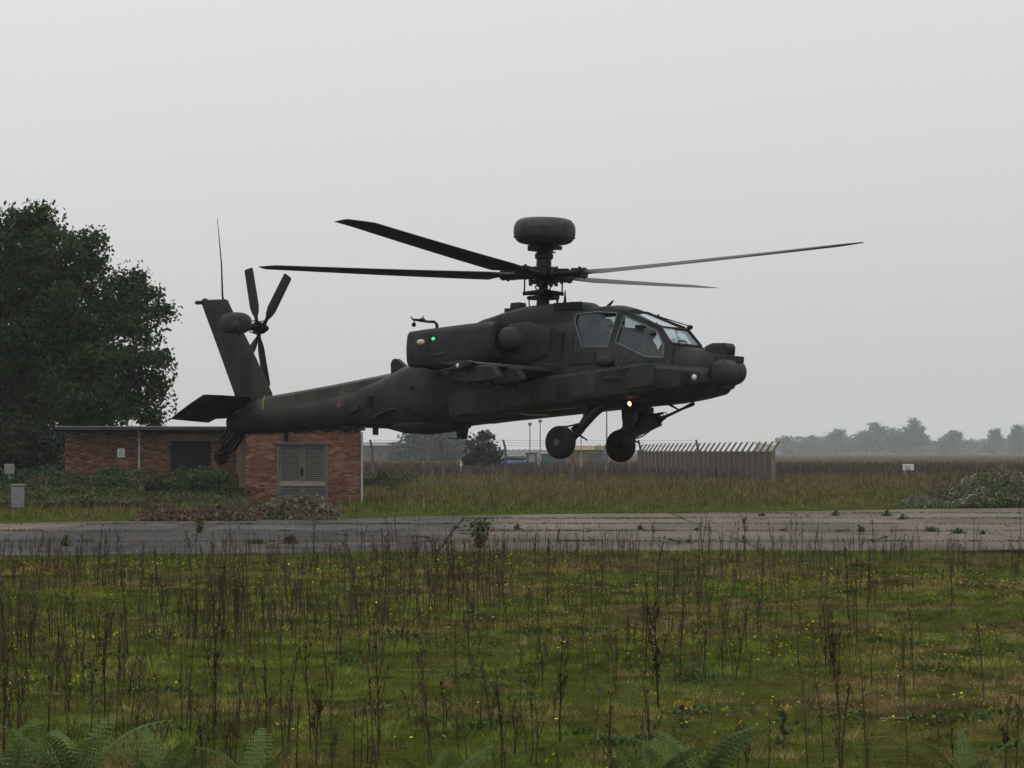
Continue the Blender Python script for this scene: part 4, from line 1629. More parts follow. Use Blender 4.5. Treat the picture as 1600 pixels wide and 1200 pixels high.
    o = np_mesh('brickwork', np.array(V), np.array(F), M['bricktint'], b, tint=np.array(T))
    o['kind'] = 'stuff'
    # flat roofs
    MB().box(((xl0 - .15) / 2 - .0, yl + 3.0, H + .055), (-xl0 + .45, 7.3, .10)).box((xl0 / 2, yl - .70, H + .02), (-xl0 + .4, .06, .07)).build('roof', M['roofedge'], b, smooth=0, bevel=.012)
    MB().box((-Wd / 2, 2.75, H + .06), (Wd + .12, 5.9, .12)).build('roof', M['roofedge'], b, smooth=0, bevel=.012)
    MB().box((xl0 / 2 - .05, yl - .72, H + .115), (-xl0 + .5, .05, .02)).build('roof_flashing', M['pipe'], b, smooth=0)
    # louvred double door
    MB().box((dl + .05, .02, dt / 2), (.10, .12, dt)).box((dr - .05, .02, dt / 2), (.10, .12, dt)).box(((dl + dr) / 2, .02, dt - .035), (dr - dl - .2, .12, .07)).box(((dl + dr) / 2, -.03, dt + .03), (dr - dl + .12, .16, .05)).build('door_frame', M['grey_paint'], b, smooth=0, bevel=.006)
    mid = (dl + dr) / 2
    for s in (-1, 1):
        x0, x1 = (dl + .10, mid - .008) if s < 0 else (mid + .008, dr - .10)
        cx, wl = (x0 + x1) / 2, x1 - x0
        d = MB()
        for xx in (x0 + .045, x1 - .045):
            d.box((xx, .045, 1.02), (.09, .05, 2.0))
        for zc, hh in ((.06, .10), (.72, .20), (2.0, .08)):
            d.box((cx, .045, zc), (wl - .18, .046, hh))
        d.box((cx, .085, 1.02), (wl - .18, .012, 2.0))
        leafo = d.build('door_leaf', M['grey_paint'], b, smooth=0, bevel=.004)
        rot = Matrix.Rotation(R(38), 3, 'X')
        lo, hi = .14, .60
        zlist = [z_ for z_ in np.arange(.15, .60, .078)] + [z_ for z_ in np.arange(.86, 1.95, .078)]
        pro_s = None
        for z_ in zlist:
            if pro_s is None:
                pro_s = MB().box((0, 0, 0), (wl - .18, .078, .014), rot).build('slat', M['grey_louvre'], leafo, smooth=0)
                q = pro_s
            else:
                q = pro_s.copy()
                COL.objects.link(q)
                q.parent = leafo
            q.location = (cx, .05, float(z_))
        MB().box((cx, -.004 + .012, .71), (wl + .06, .03, .17)).build('cross_board', M['pale_wood'], leafo, smooth=0, bevel=.004)
    MB().tube([(mid + .02, .0, 1.02), (mid + .02, -.03, 1.06), (mid + .02, -.03, 1.2), (mid + .02, 0, 1.24)], .016, 6).box((mid - .03, .012, 1.14), (.07, .02, .26)).build('door_handle', M['dark'], b)
    # wing: dark doorway, lintel, board, pipe, sign
    MB().box(((ol + orr) / 2, yl + .10, ot / 2), (orr - ol, .04, ot)).box(((ol + orr) / 2, yl + .075, ot / 2), (.03, .02, ot)).build('dark_door', M['void'], b, smooth=0)
    MB().box(((ol + orr + .75) / 2, yl - .004, ot + .12), (orr - ol + 1.4, .06, .235)).build('lintel', M['lintel'], b, smooth=0, bevel=.008)
    MB().box((-4.45, yl - .03, 1.22), (.40, .05, 2.40)).build('upright_board', M['board'], b, smooth=0, bevel=.006)
    xp = -8.28
    p = MB().tube([(xp, yl - .09, .0), (xp, yl - .09, 2.45), (xp, yl - .14, 2.55), (xp, yl - .3, 2.64), (xp, yl - .66, 2.66)], .045, 10)
    for z_ in (.6, 1.5, 2.3):
        p.box((xp, yl - .05, z_), (.15, .06, .04))
    p.build('downpipe', M['pipe'], b)
    p = MB().tube([(.055, -.045, .05), (.055, -.045, 2.55)], .042, 10)
    for z_ in (.5, 1.4, 2.3):
        p.box((.045, -.01, z_), (.12, .05, .035))
    p.build('downpipe', M['pipe'], b)
    sx, sz = -8.96, 1.81
    sg = MB().box((sx, yl - .03, sz), (.27, .012, .33)).build('warning_sign', M['sign'], b, smooth=0)
    tri = MB()
    for a0, a1 in (((-.075, -.06), (0, .08)), ((0, .08), (.075, -.06)), ((.075, -.06), (-.075, -.06))):
        tri.tube([(sx + a0[0], yl - .039, sz + a0[1] + .03), (sx + a1[0], yl - .039, sz + a1[1] + .03)], .013, 6)
    tri.tube([(sx + .01, yl - .039, sz + .06), (sx - .012, yl - .039, sz + .02), (sx + .012, yl - .039, sz + .015), (sx, yl - .039, sz - .01)], .008, 5)
    tri.box((sx, yl - .038, sz - .10), (.18, .008, .025)).box((sx, yl - .038, sz - .135), (.15, .008, .015))
    tri.build('sign_print', M['sign_green'], sg)


build_building()

# ------------------------------------------------------------------ utility cabinets and markers
cb = empty('meter_cabinet', (px(28, 93), 93, 0))
tag(cb, 'grey meter cabinet on a post at the left edge of the taxiway', 'cabinet')
MB().box((0, 0, .54), (.35, .22, .64)).build('body', M['box_grey'], cb, bevel=.015)
MB().box((0, -.005, .885), (.40, .27, .045)).build('lid', M['box_grey'], cb, bevel=.012)
MB().box((.0, -.117, .53), (.30, .012, .56)).build('door', M['box_grey'], cb, bevel=.004)
MB().tube([(-.12, .02, 0), (-.12, .02, .25)], .03, 8).build('post', M['steel'], cb)
cb = empty('junction_box', (px(15, 113), 113, 0))
tag(cb, 'small pale junction box standing in the undergrowth at far left', 'cabinet')
MB().box((0, 0, 1.24), (.33, .25, .36)).build('body', M['box_white'], cb, bevel=.02)
MB().tube([(0, 0, 0), (0, 0, 1.08)], .05, 8).build('post', M['steel'], cb)
cb = empty('marker_box', (px(1419, 262), 262, 0))
tag(cb, 'white marker box standing far out in the brown weeds on the right', 'marker box')
MB().box((0, 0, .58), (.86, .6, .52)).build('body', M['sign'], cb, bevel=.03)
MB().box((-.3, 0, .16), (.08, .4, .32)).build('foot', M['steel'], cb)
MB().box((.3, 0, .16), (.08, .4, .32)).build('foot', M['steel'], cb)
wp = MB().tube([(0, 0, 0), (0, 0, 1.05)], [.10, .09], 10).lathe([(.09, 1.05), (.07, 1.12), (.02, 1.14)], n=10).build('marker_post', M['sign'])
wp.location = (px(720, 300), 300, 0)
tag(wp, 'short white marker post under the tail of the helicopter, by the pine', 'marker post')


# ------------------------------------------------------------------ fences
def chain_fence():
    Y = 165.0
    r = empty('security_fence', (px(582, Y), Y, 0))
    tag(r, 'wire security fence on cranked concrete posts behind the taxiway', 'fence')
    ox = px(582, Y)
    cols = [582, 692, 790, 895, 1001, 1091, 1190, 1290, 1390]
    cols = cols[:6]
    pro = None
    for c in cols:
        if pro is None:
            m = MB()
            m.loft([[(-.075, -.075, 0), (.075, -.075, 0), (.075, .075, 0), (-.075, .075, 0)], [(-.06, -.06, 1.95), (.06, -.06, 1.95), (.06, .06, 1.95), (-.06, .06, 1.95)], [(-.17, -.21, 2.46), (-.07, -.21, 2.46), (-.07, -.12, 2.48), (-.17, -.12, 2.48)]])
            pro = m.build('post', M['concrete'], r, smooth=0, bevel=.012)
            o = pro
        else:
            o = pro.copy()
            COL.objects.link(o)
            o.parent = r
        o.location = (px(c, Y) - ox, 0, 0)
    x0, x1 = px(cols[0], Y) - ox, px(cols[-1], Y) - ox
    for k, (dx, dy, z) in enumerate(((-.10, -.14, 2.18), (-.12, -.17, 2.32), (-.14, -.2, 2.45), (0, -.07, 1.9), (0, -.07, 1.1), (0, -.07, .25))):
        pts = []
        n = len(cols)
        for i in range(n - 1):
            a, b_ = px(cols[i], Y) - ox, px(cols[i + 1], Y) - ox
            for u in (0, .5):
                pts.append((a + (b_ - a) * u + dx, dy, z - (.03 if u else 0)))
        pts.append((x1 + dx, dy, z))
        MB().tube(pts, .006, 4).build('wire', M['wire'], r)


chain_fence()


def panel_fence():
    Xa, Ya, Xb, Yb = px(1208, 200), 200.0, px(998, 276), 276.0
    n = 28
    r = empty('panel_fence', (Xa, Ya, 0))
    tag(r, 'concrete panel fence with slanting arms on its posts, seen end on', 'fence')
    d = Vector((Xb - Xa, Yb - Ya, 0))
    L = d.length
    u = d.normalized()
    rz = math.atan2(u.y, u.x)
    out = Vector((1, 0, 0))
    post = panel = arm = None
    for i in range(n + 1):
        p = u * (L * i / n)
        if post is None:
            post = MB().box((0, 0, .97), (.20, .24, 1.95)).build('post', M['panelpost'], r, smooth=0, bevel=.015)
            arm = MB().loft([[(-.07, -.08, 1.93), (.09, -.08, 1.93), (.09, .08, 1.93), (-.07, .08, 1.93)], [(.33, -.06, 2.52), (.45, -.06, 2.50), (.45, .06, 2.50), (.33, .06, 2.52)]]).build('slanting_arm', M['lichen'], r, smooth=0, bevel=.01)
            a, b_ = post, arm
        else:
            a, b_ = post.copy(), arm.copy()
            for o in (a, b_):
                COL.objects.link(o)
                o.parent = r
        a.location = p
        a.rotation_euler = (0, 0, rz)
        b_.location = p
        if i < n:
            q = u * (L * (i + .5) / n)
            if panel is None:
                mb = MB()
                for k in range(5):
                    mb.box((0, 0, .19 + .375 * k), (L / n - .21, .07, .365))
                panel = mb.build('panel', M['panelc'], r, smooth=0)
                o = panel
            else:
                o = panel.copy()
                COL.objects.link(o)
                o.parent = r
            o.location = q
            o.rotation_euler = (0, 0, rz)
    # short return of the fence at the corner, running away from the taxiway
    e = MB().box((.10, .8, .96), (.07, 1.5, 1.9)).build('end_panel', M['panelc'], r, smooth=0)


panel_fence()


# ------------------------------------------------------------------ distant site clutter
def mast(c, top, base, Y, label, head=True, r=.07):
    z1 = zz(top, Y)
    x = px(c, Y)
    o = empty('lamp_mast', (x, Y, 0))
    tag(o, label, 'lamp mast', 'lamp masts behind the fence')
    MB().tube([(0, 0, 0), (0, 0, z1)], [r * 1.15, r * .8], 8).build('pole', M['steel'], o)
    if head:
        MB().box((0, 0, z1 - .12), (.46, .4, .34)).box((0, -.05, z1 - .3), (.36, .3, .06)).build('lamp_head', M['box_grey'], o, bevel=.03)
    else:
        MB().box((0, 0, .5), (.3, .3, 1.0)).build('base_box', M['box_grey'], o, bevel=.02)


mast(828, 661, 728, 385, 'thin lamp mast left of the near wheel, the shorter one', r=.07)
mast(844, 656, 728, 388, 'thin lamp mast nearest the near wheel, the taller one', r=.07)
mast(948, 636, 730, 330, 'tall pale pole seen between the two main wheels', False, .085)
mast(908, 672, 730, 345, 'slim pole just right of the near wheel', False, .06)


def hut(name, c0, c1, top, Y, dep, wallm, roofm, label, cat, flat=True, door=True):
    x0, x1 = px(c0, Y), px(c1, Y)
    z1 = zz(top, Y)
    o = empty(name, ((x0 + x1) / 2, Y, 0))
    tag(o, label, cat)
    wd = x1 - x0
    MB().box((0, dep / 2, z1 * .46), (wd, dep, z1 * .92)).build('wall', wallm, o, smooth=0)
    if flat:
        MB().box((0, dep / 2, z1 * .96), (wd + .3, dep + .3, z1 * .078)).build('roof', roofm, o, smooth=0, bevel=.02)
    else:
        MB().prism([(-.3, z1 * .9), (dep + .3, z1 * .9), (dep / 2, z1 * 1.12)], lambda a, b: (-wd / 2 - .3, a, b), lambda a, b: (wd / 2 + .3, a, b)).build('roof', roofm, o, smooth=0)
    if door:
        MB().box((wd * .2, -.03, z1 * .38), (min(1.0, wd * .3), .05, z1 * .66)).build('door', M['kiosk'], o, smooth=0)
    return o


hut('green_hut', 846, 884, 709, 395, 4, M['hutgreen'], M['hutgreen'], 'flat green hut behind the near main wheel', 'hut')
hut('ochre_shed', 886, 942, 700, 400, 6, M['hutyellow'], M['hutroof'], 'ochre shed with pale roof between the main wheels', 'shed', False)
k = hut('gate_kiosk', 822, 839, 707, 370, 1.6, M['kiosk'], M['kiosk'], 'small dark kiosk with a pale window left of the near wheel', 'kiosk', door=False)
MB().box((.02, -.03, 1.15), (.7, .04, .95)).build('window', M['kioskpane'], k, smooth=0)
b_ = hut('long_barn', 556, 632, 694, 640, 14, M['barnwall'], M['barnroof'], 'long pale grey barn far behind the brick building', 'barn', False)
for j in range(5):
    MB().box((-3.8 + 1.9 * j, -.04, 1.5), (.9, .05, .9)).build('window', M['kiosk'], b_, smooth=0)
pg = empty('steel_palisade', (px(938, 300), 300, 0))
tag(pg, 'short run of dark upright steel pales left of the panel fence', 'fence')
pro = None
for j in range(6):
    if pro is None:
        pro = MB().prism([(-.06, 0), (.06, 0), (.06, 2.35), (0, 2.5), (-.06, 2.35)], lambda a, b: (a, -.02, b), lambda a, b: (a, .02, b)).build('pale', M['kiosk'], pg, smooth=0)
        q = pro
    else:
        q = pro.copy()
        COL.objects.link(q)
        q.parent = pg
    q.location = (-.42 + .2 * j + (.06 if j > 2 else 0), 0, .06 * (j % 3))
MB().box((.1, .04, .7), (1.3, .05, .09)).box((.1, .04, 1.6), (1.3, .05, .09)).build('rail', M['kiosk'], pg, smooth=0)


def car(c, Y, paint, label):
    o = empty('parked_car', (px(c, Y), Y, 0), R(12))
    tag(o, label, 'car', 'cars parked by the kiosk')
    sec = [(-2.1, .55, .35), (-2.0, .85, .28), (-1.3, .95, .22), (-.8, .95, .22), (.9, .95, .22), (1.8, .82, .26), (2.1, .6, .35)]
    MB().loft([ring_rr(x, zt, zb, .84, .85, .9, n=16) for x, zt, zb in sec]).build('body', paint, o)
    MB().loft([ring_rr(x, zt, .9, hw, .75, 1, n=16) for x, zt, hw in ((-1.75, 1.0, .6), (-1.2, 1.42, .68), (.2, 1.45, .7), (1.05, .97, .66))]).build('cabin', M['carglass'], o)
    for x in (-1.3, 1.35):
        for y in (-.76, .76):
            MB().lathe([(.30, -.09), (.32, -.06), (.32, .06), (.30, .09)], (x, y, .32), 'y', 18).build('wheel', M['rubber'], o)


car(804, 372, M['car_blue'], 'blue car parked at the left, before the kiosk')
car(813, 379, M['car_pale'], 'silver car parked closest to the kiosk')


# ------------------------------------------------------------------ the helicopter
# local axes: x forward, y to its left, z up; rotor hub at (0, 0, 3.84), wheels' resting ground at z = 0
HUB = 3.84


def build_helicopter():
    h = empty('attack_helicopter')
    h.rotation_mode = 'XYZ'
    rot = Matrix.Rotation(R(-39), 4, 'Z') @ Matrix.Rotation(R(-2), 4, 'X')
    hubw = Vector((.66, 66.8, CAM_H + 3.675))
    h.rotation_euler = rot.to_euler()
    h.location = hubw - rot @ Vector((0, 0, HUB))
    tag(h, 'dark attack helicopter hovering low over the taxiway with its nose to the right', 'helicopter')
    sk, sk2, dk = M['skin'], M['skin2'], M['dark']

    # ---- fuselage: nose tub, centre section, aft section as one skin
    st = [  # x, top, bottom, half width, top factor, bottom factor, zmid
        (4.74, 2.02, 1.42, .34, .7, .6, 1.72), (4.60, 2.12, 1.30, .44, .66, .66, 1.74), (4.25, 2.20, 1.23, .50, .66, .7, 1.76), (3.85, 2.27, 1.17, .55, .66, .72, 1.80),
        (3.62, 2.31, 1.15, .57, .72, .74, 1.85), (3.58, 1.95, 1.14, .58, .95, .74, 1.6), (2.48, 1.94, 1.06, .60, .95, .76, 1.55), (2.42, 2.20, 1.06, .60, .95, .76, 1.6), (1.28, 2.22, .97, .60, .95, .76, 1.6),
        (1.22, 3.02, .965, .60, .72, .76, 1.9), (.8, 3.02, .93, .61, .72, .76, 1.9), (0, 2.98, .87, .62, .74, .76, 1.8), (-1.0, 2.86, .795, .62, .78, .76, 1.7), (-1.95, 2.55, .72, .60, .82, .76, 1.6),
        (-2.5, 2.36, .635, .57, .8, .7, 1.45), (-3.1, 2.16, .585, .53, .76, .66, 1.35), (-3.7, 1.98, .60, .46, .74, .62, 1.27), (-4.3, 1.74, .70, .39, .74, .66, 1.2), (-4.9, 1.56, .69, .36, .74, .7, 1.13)]
    MB().loft([ring_rr(x, a, b, w_, tf, bf, zm, 32, .5) for x, a, b, w_, tf, bf, zm in st]).build('fuselage', sk, h, smooth=30)
    # belly fairing under the aft bay
    MB().loft([ring_rr(x, .95, b, w_, .9, .55, n=20, e=.7) for x, b, w_ in ((-1.9, .74, .2), (-2.3, .60, .36), (-3.0, .53, .40), (-3.7, .56, .33), (-4.4, .70, .12))]).build('belly_fairing', sk2, h)

    # ---- forward avionics bays along both flanks
    for s in (-1, 1):
        xs = [(4.62, .54, 1.74, 1.50), (4.42, .66, 1.785, 1.455), (3.8, .80, 1.84, 1.375), (3.4, .84, 1.885, 1.33), (3.05, .86, 1.885, 1.29), (2.0, .87, 1.785, 1.18), (.55, .87, 1.65, 1.04), (-.6, .86, 1.53, .93), (-1.6, .80, 1.43, .83), (-1.95, .66, 1.38, .85)]
        rings = []
        for x, yo, zt, zb in xs:
            yi = .42
            rings.append([(x, s * yi, zt + .07), (x, s * (yo - .07), zt + .012), (x, s * yo, zt - .05), (x, s * (yo + .012), (zt + zb) / 2), (x, s * (yo - .02), zb + .04), (x, s * (yo - .10), zb - .01), (x, s * yi, zb - .06)])
        a = MB().loft(rings).build('avionics_bay', sk, h, smooth=22, bevel=.012)
        # access panel lines, latches standing 3 mm proud; recesses are dark blocks with their shade painted in
        for x0, x1 in ((-1.70, -1.12), (-.35, .45), (.55, 1.05), (1.5, 2.1), (2.95, 3.55)):
            zc0, zc1 = 1.53 + (x0 + .6) * .11, 1.53 + (x1 + .6) * .11
            poly = [(x0, zc0 - .08), (x1, zc1 - .08), (x1, zc1 - .52), (x0, zc0 - .52)]
            yy = .885 if x0 > -.6 else .845
            MB().prism(poly, lambda a_, b_: (a_, s * (yy - .05), b_), lambda a_, b_: (a_, s * (yy + (.0 if a_ > -1.3 else -.02)), b_)).build('access_panel', sk2, a, smooth=0, bevel=.008)
        MB().box((1.25, s * .855, 1.29), (.19, .09, .12)).build('recess', M['black'], a, smooth=0)
        MB().ball((2.53, s * .858, 1.60), (.33, .03, .075), 20, 8).build('recess', M['dark'], a)
        MB().ball((4.40, s * .66, 1.62), (.055, .05, .06), 14, 8).build('nose_light', M['lamp_white'], a)
        MB().box((4.22, s * .715, 1.60), (.20, .03, .22)).build('sensor_window', M['black'], a, smooth=0, bevel=.01)
        g = np.random.default_rng(3)
        rv = MB()
        for _ in range(26):
            x = g.uniform(-1.4, 3.8)
            z = g.choice([1.53 + (x + .6) * .11 - .05, 1.53 + (x + .6) * .11 - .55])
            rv.box((x, s * .868, z), (.022, .03, .022))
        rv.build('rivets', sk2, a, smooth=0)

    # ---- canopy side frames with window openings
    def ymap(z):
        return .605 - max(0, z - 1.95) * .165

    outer = [(1.12, 1.78), (1.12, 3.03), (1.54, 3.085), (2.11, 3.10), (2.41, 3.02), (3.41, 2.65), (3.66, 2.34), (3.76, 2.28), (3.76, 1.78)]
    w1 = [(1.22, 2.80), (1.24, 2.97), (1.75, 3.01), (2.29, 2.97), (2.13, 2.27), (1.49, 2.30)]
    w2 = [(2.47, 2.91), (3.35, 2.57), (3.57, 2.25), (3.565, 2.03), (3.15, 2.05), (2.33, 2.37)]
    for s in (-1, 1):
        loops = [outer, w1, w2]
        flat = [p for l in loops for p in l]
        tris = tessellate_polygon([[Vector((a, b, 0)) for a, b in l] for l in loops])
        n = len(flat)
        V = [(a, s * ymap(b), b) for a, b in flat] + [(a, s * (ymap(b) - .05), b) for a, b in flat]
        F = [tuple(t) for t in tris] + [tuple(i + n for i in reversed(t)) for t in tris]
        k = 0
        for l in loops:
            m = len(l)
            for i in range(m):
                j = (i + 1) % m
                F.append((k + i, k + j, k + j + n, k + i + n))
            k += m
        mb = MB()
        mb.add(V, F)
        c = mb.build('canopy_frame', sk2, h, smooth=0)
        for wl in (w1, w2):
            mb = MB().prism(wl, lambda a, b: (a, s * (ymap(b) - .018), b), lambda a, b: (a, s * (ymap(b) - .026), b))
            gl = mb.build('side_window', M['glass'], c, smooth=0)
            pts = [(a, s * (ymap(b) + .004), b) for a, b in wl]
            cx, cz = np.mean([p[0] for p in pts]), np.mean([p[2] for p in pts])
            m2 = MB()
            for i in range(len(pts)):
                m2.tube([pts[i], pts[(i + 1) % len(pts)]], .015, 6)
            m2.build('window_seal', M['frame'], c, smooth=40)
    # roof over the rear seat, sloping roof glass and front windscreen
    hw = .42
    MB().loft([[(x, -ymap(z) + .004, z - .035), (x, -ymap(z) + .03, z), (x, -.2, z + .045), (x, 0, z + .055), (x, .2, z + .045), (x, ymap(z) - .03, z), (x, ymap(z) - .004, z - .035)] for x, z in ((1.10, 3.03), (1.54, 3.088), (2.11, 3.105), (2.30, 3.06), (2.43, 3.02))]).build('canopy_roof', sk2, h, smooth=40)

    def quad_pane(name, q, th, m):
        q = [Vector(p) for p in q]
        nrm = (q[1] - q[0]).cross(q[3] - q[0]).normalized() * th
        V = [tuple(p) for p in q] + [tuple(p - nrm) for p in q]
        o = MB().add(V, [(0, 1, 2, 3), (7, 6, 5, 4), (0, 4, 5, 1), (1, 5, 6, 2), (2, 6, 7, 3), (3, 7, 4, 0)]).build(name, m, h, smooth=0)
        return o
    ya, yb, yc = ymap(3.02) - .02, ymap(2.65) - .02, ymap(2.34) - .02
    rg = quad_pane('roof_window', [(2.43, -ya, 3.02), (3.40, -yb, 2.66), (3.40, yb, 2.66), (2.43, ya, 3.02)], .008, M['glass'])
    wg = quad_pane('windscreen', [(3.41, -yb, 2.65), (3.70, -yc, 2.33), (3.70, yc, 2.33), (3.41, yb, 2.65)], .008, M['glass'])
    fr = MB()
    for s in (-1, 1):
        fr.tube([(2.41, s * ya, 3.03), (3.41, s * yb, 2.66)], .028, 8).tube([(3.41, s * yb, 2.66), (3.71, s * yc, 2.32)], .028, 8)
    fr.tube([(3.41, -yb, 2.665), (3.41, yb, 2.665)], .02, 8).tube([(3.71, -yc, 2.32), (3.71, yc, 2.32)], .022, 8).tube([(2.42, -ya, 3.03), (2.42, ya, 3.03)], .024, 8)
    fr.build('windscreen_frame', sk2, h)
    wi = MB().tube([(2.36, .05, 3.08), (2.9, .10, 2.93), (3.60, .22, 2.72), (3.66, .25, 2.66)], .012, 6).tube([(2.95, .08, 2.90), (3.52, .2, 2.69)], .015, 5).ball((3.62, .24, 2.69), (.07, .05, .05), 10, 8).ball((2.93, .09, 2.92), (.03, .03, .045), 8, 6)
    wi.build('wiper', dk, h)

    # ---- cockpit interior: seats, panels, bulkhead
    for x, z, nm in ((1.62, 2.22, 'seat'), (2.74, 1.95, 'seat')):
        s_ = MB().box((x + .18, 0, z + .05), (.42, .46, .10)).box((x - .09, 0, z + .30), (.09, .46, .62), Matrix.Rotation(R(-14), 3, 'Y')).build(nm, dk, h, smooth=0, bevel=.03)
        MB().box((x - .2, 0, z + .70), (.08, .24, .2), Matrix.Rotation(R(-14), 3, 'Y')).build('headrest', dk, s_, smooth=0, bevel=.03)
    MB().prism([(2.22, 2.2), (2.42, 2.2), (2.42, 2.66), (2.34, 2.70), (2.22, 2.48)], lambda a, b: (a, -.44, b), lambda a, b: (a, .44, b)).build('instrument_panel', M['black'], h, smooth=0, bevel=.02)
    MB().prism([(3.30, 1.95), (3.58, 1.95), (3.60, 2.34), (3.44, 2.38), (3.32, 2.2)], lambda a, b: (a, -.44, b), lambda a, b: (a, .44, b)).build('instrument_panel', M['black'], h, smooth=0, bevel=.02)
    MB().tube([(2.43, -.40, 1.96), (2.43, -.40, 2.9), (2.43, .40, 2.9), (2.43, .40, 1.96)], .02, 6).tube([(1.26, -.3, 2.9), (1.8, -.36, 2.62), (2.2, -.40, 2.3)], .022, 6).tube([(1.26, .3, 2.9), (1.8, .36, 2.62), (2.2, .40, 2.3)], .022, 6).build('cockpit_brace', dk, h)
    MB().box((1.25, 0, 2.62), (.03, .9, .7)).box((1.28, -.25, 2.6), (.03, .05, .6)).box((1.28, .1, 2.6), (.03, .05, .6)).box((1.28, 0, 2.75), (.03, .8, .04)).build('rear_bulkhead', M['dark'], h, smooth=0)
    MB().tube([(3.46, -.10, 2.36), (3.46, -.12, 2.44)], .05, 8).ball((3.55, .12, 2.38), (.07, .09, .06), 12, 8).build('sighting_hood', dk, h)

    # ---- nose sensor turret: night sensor box on top, two drums below
    tr = MB().ball((4.50, 0, 1.76), (.24, .33, .28), 20, 12, .8).tube([(4.60, 0, 1.95), (4.60, 0, 2.08)], [.30, .28], 20).box((4.50, 0, 2.06), (.40, .5, .06)).build('nose_turret', sk, h, bevel=.01)
    ns = MB().prism([(4.24, 2.07), (4.80, 2.07), (4.82, 2.25), (4.77, 2.33), (4.44, 2.335), (4.26, 2.27)], lambda a, b: (a, -.15, b), lambda a, b: (a, .17, b)).build('night_sensor', sk2, tr, smooth=0, bevel=.035, seg=3)
    MB().box((4.825, .01, 2.18), (.02, .2, .13)).build('sensor_window', M['black'], tr, smooth=0, bevel=.01)
    MB().lathe([(.06, -.46), (.17, -.44), (.235, -.38), (.25, -.30), (.25, -.08), (.21, -.06)], (4.83, 0, 1.745), 'y', 32).build('sensor_drum', M['radome'], tr)
    MB().lathe([(.21, .06), (.255, .08), (.262, .30), (.24, .38), (.17, .43), (.06, .45)], (4.70, 0, 1.765), 'y', 32).build('sensor_drum', M['radome'], tr)
    MB().tube([(4.72, -.10, 1.75), (4.72, .10, 1.75)], .18, 20).box((4.74, 0, 1.98), (.34, .62, .07)).box((4.80, .26, 2.02), (.16, .22, .12)).build('turret_yoke', dk, tr, bevel=.01)
    MB().ball((5.01, -.25, 1.745), (.03, .09, .12), 14, 8).build('optics_window', M['black'], tr)
    # deck hatch edges and grab handle on the nose deck
    MB().box((3.98, -.28, 2.255), (.55, .012, .02), Matrix.Rotation(R(5), 3, 'Y')).box((4.24, 0, 2.235), (.02, .5, .02)).tube([(3.75, -.33, 2.33), (3.78, -.34, 2.38), (3.95, -.33, 2.36), (3.98, -.32, 2.28)], .012, 6).build('deck_fittings', sk2, h)
    MB().lathe([(.02, 0), (.10, .03), (.12, .10), (.115, .34), (.05, .40)], (1.95, -.60, 1.99), 'x', 18).build('side_vent', sk, h)

    # ---- engine nacelles
    for s in (-1, 1):
        yc = s * .95
        st = [(-2.64, 2.645, 1.93, .33), (-2.62, 2.665, 1.91, .34), (-2.2, 2.71, 1.90, .34), (-1.2, 2.79, 1.92, .36), (-.55, 2.83, 1.98, .36), (-.33, 2.81, 2.06, .34), (-.30, 2.74, 2.14, .28)]
        nc = MB().loft([ring_rr(x, a, b, w_, .86, .84, n=40, e=np.interp(x, [-2.6, -1.2], [.24, .46]), yc=yc) for x, a, b, w_ in st]).build('engine_nacelle', sk, h, smooth=40)
        MB().loft([ring_rr(x, a, b, w_, .7, .7, n=24, e=.6, yc=yc) for x, a, b, w_ in ((-2.648, 2.58, 1.98, .27), (-2.60, 2.58, 1.98, .27))]).build('exhaust_outlet', M['black'], nc)  # flat black cap paints the dark of the open exhaust
        MB().loft([ring_rr(x, a, b, w_, .7, .7, n=24, e=.65, yc=yc) for x, a, b, w_ in ((-.31, 2.74, 2.16, .27), (-.285, 2.72, 2.2, .24))]).build('intake_mouth', M['black'], nc)  # black cap paints the shade inside the inlet
        MB().ball((-.06, s * .97, 2.47), (.27, .23, .245), 24, 14, .85).tube([(-.05, s * .95, 2.44), (.0, s * .55, 2.44)], [.17, .22], 16).build('intake_gearbox', sk2, nc)
        MB().loft([ring_rr(x, a, b, w_, .8, .8, n=20, e=.6, yc=s * .58) for x, a, b, w_ in ((-2.6, 2.5, 1.9, .1), (-1.8, 2.72, 1.92, .2), (.1, 2.84, 1.95, .22), (.7, 2.7, 2.1, .06))]).build('nacelle_root', sk, nc, smooth=40)
        MB().box((-1.75, s * 1.30, 2.15), (.46, .035, .03), Matrix.Rotation(R(-7), 3, 'Y')).box((-1.0, s * 1.308, 2.36), (1.2, .02, .012), Matrix.Rotation(R(-6), 3, 'Y')).box((-2.0, s * 1.29, 2.37), (.012, .02, .40)).build('cowl_strap', sk2, nc, smooth=0)
        MB().ball((-2.24, s * 1.26, 2.425), (.12, .06, .065), 16, 10).build('formation_light', M['lamp_cream'], nc)
        MB().ball((-1.89, s * 1.285, 2.485), (.045, .035, .035), 12, 8).build('navigation_light', M['green_lit'] if s < 0 else M['lamp_white'], nc)
    # bent warning-receiver arm on the right nacelle
    MB().tube([(-2.12, -.9, 2.68), (-2.13, -.9, 2.82), (-2.20, -.9, 2.875), (-2.40, -.9, 2.885), (-2.62, -.9, 2.92), (-2.80, -.9, 2.94), (-2.86, -.9, 3.00)], [.035, .035, .03, .028, .032, .022, .012], 8).ball((-2.77, -.9, 2.83), (.05, .05, .05), 12, 8).ball((-2.55, -.9, 2.92), (.10, .045, .045), 12, 8).tube([(-2.77, -.9, 2.83), (-2.76, -.9, 2.93)], .014, 6).tube([(-2.55, -.9, 2.95), (-2.5, -.9, 3.0)], .012, 6).build('sensor_arm', dk, h)

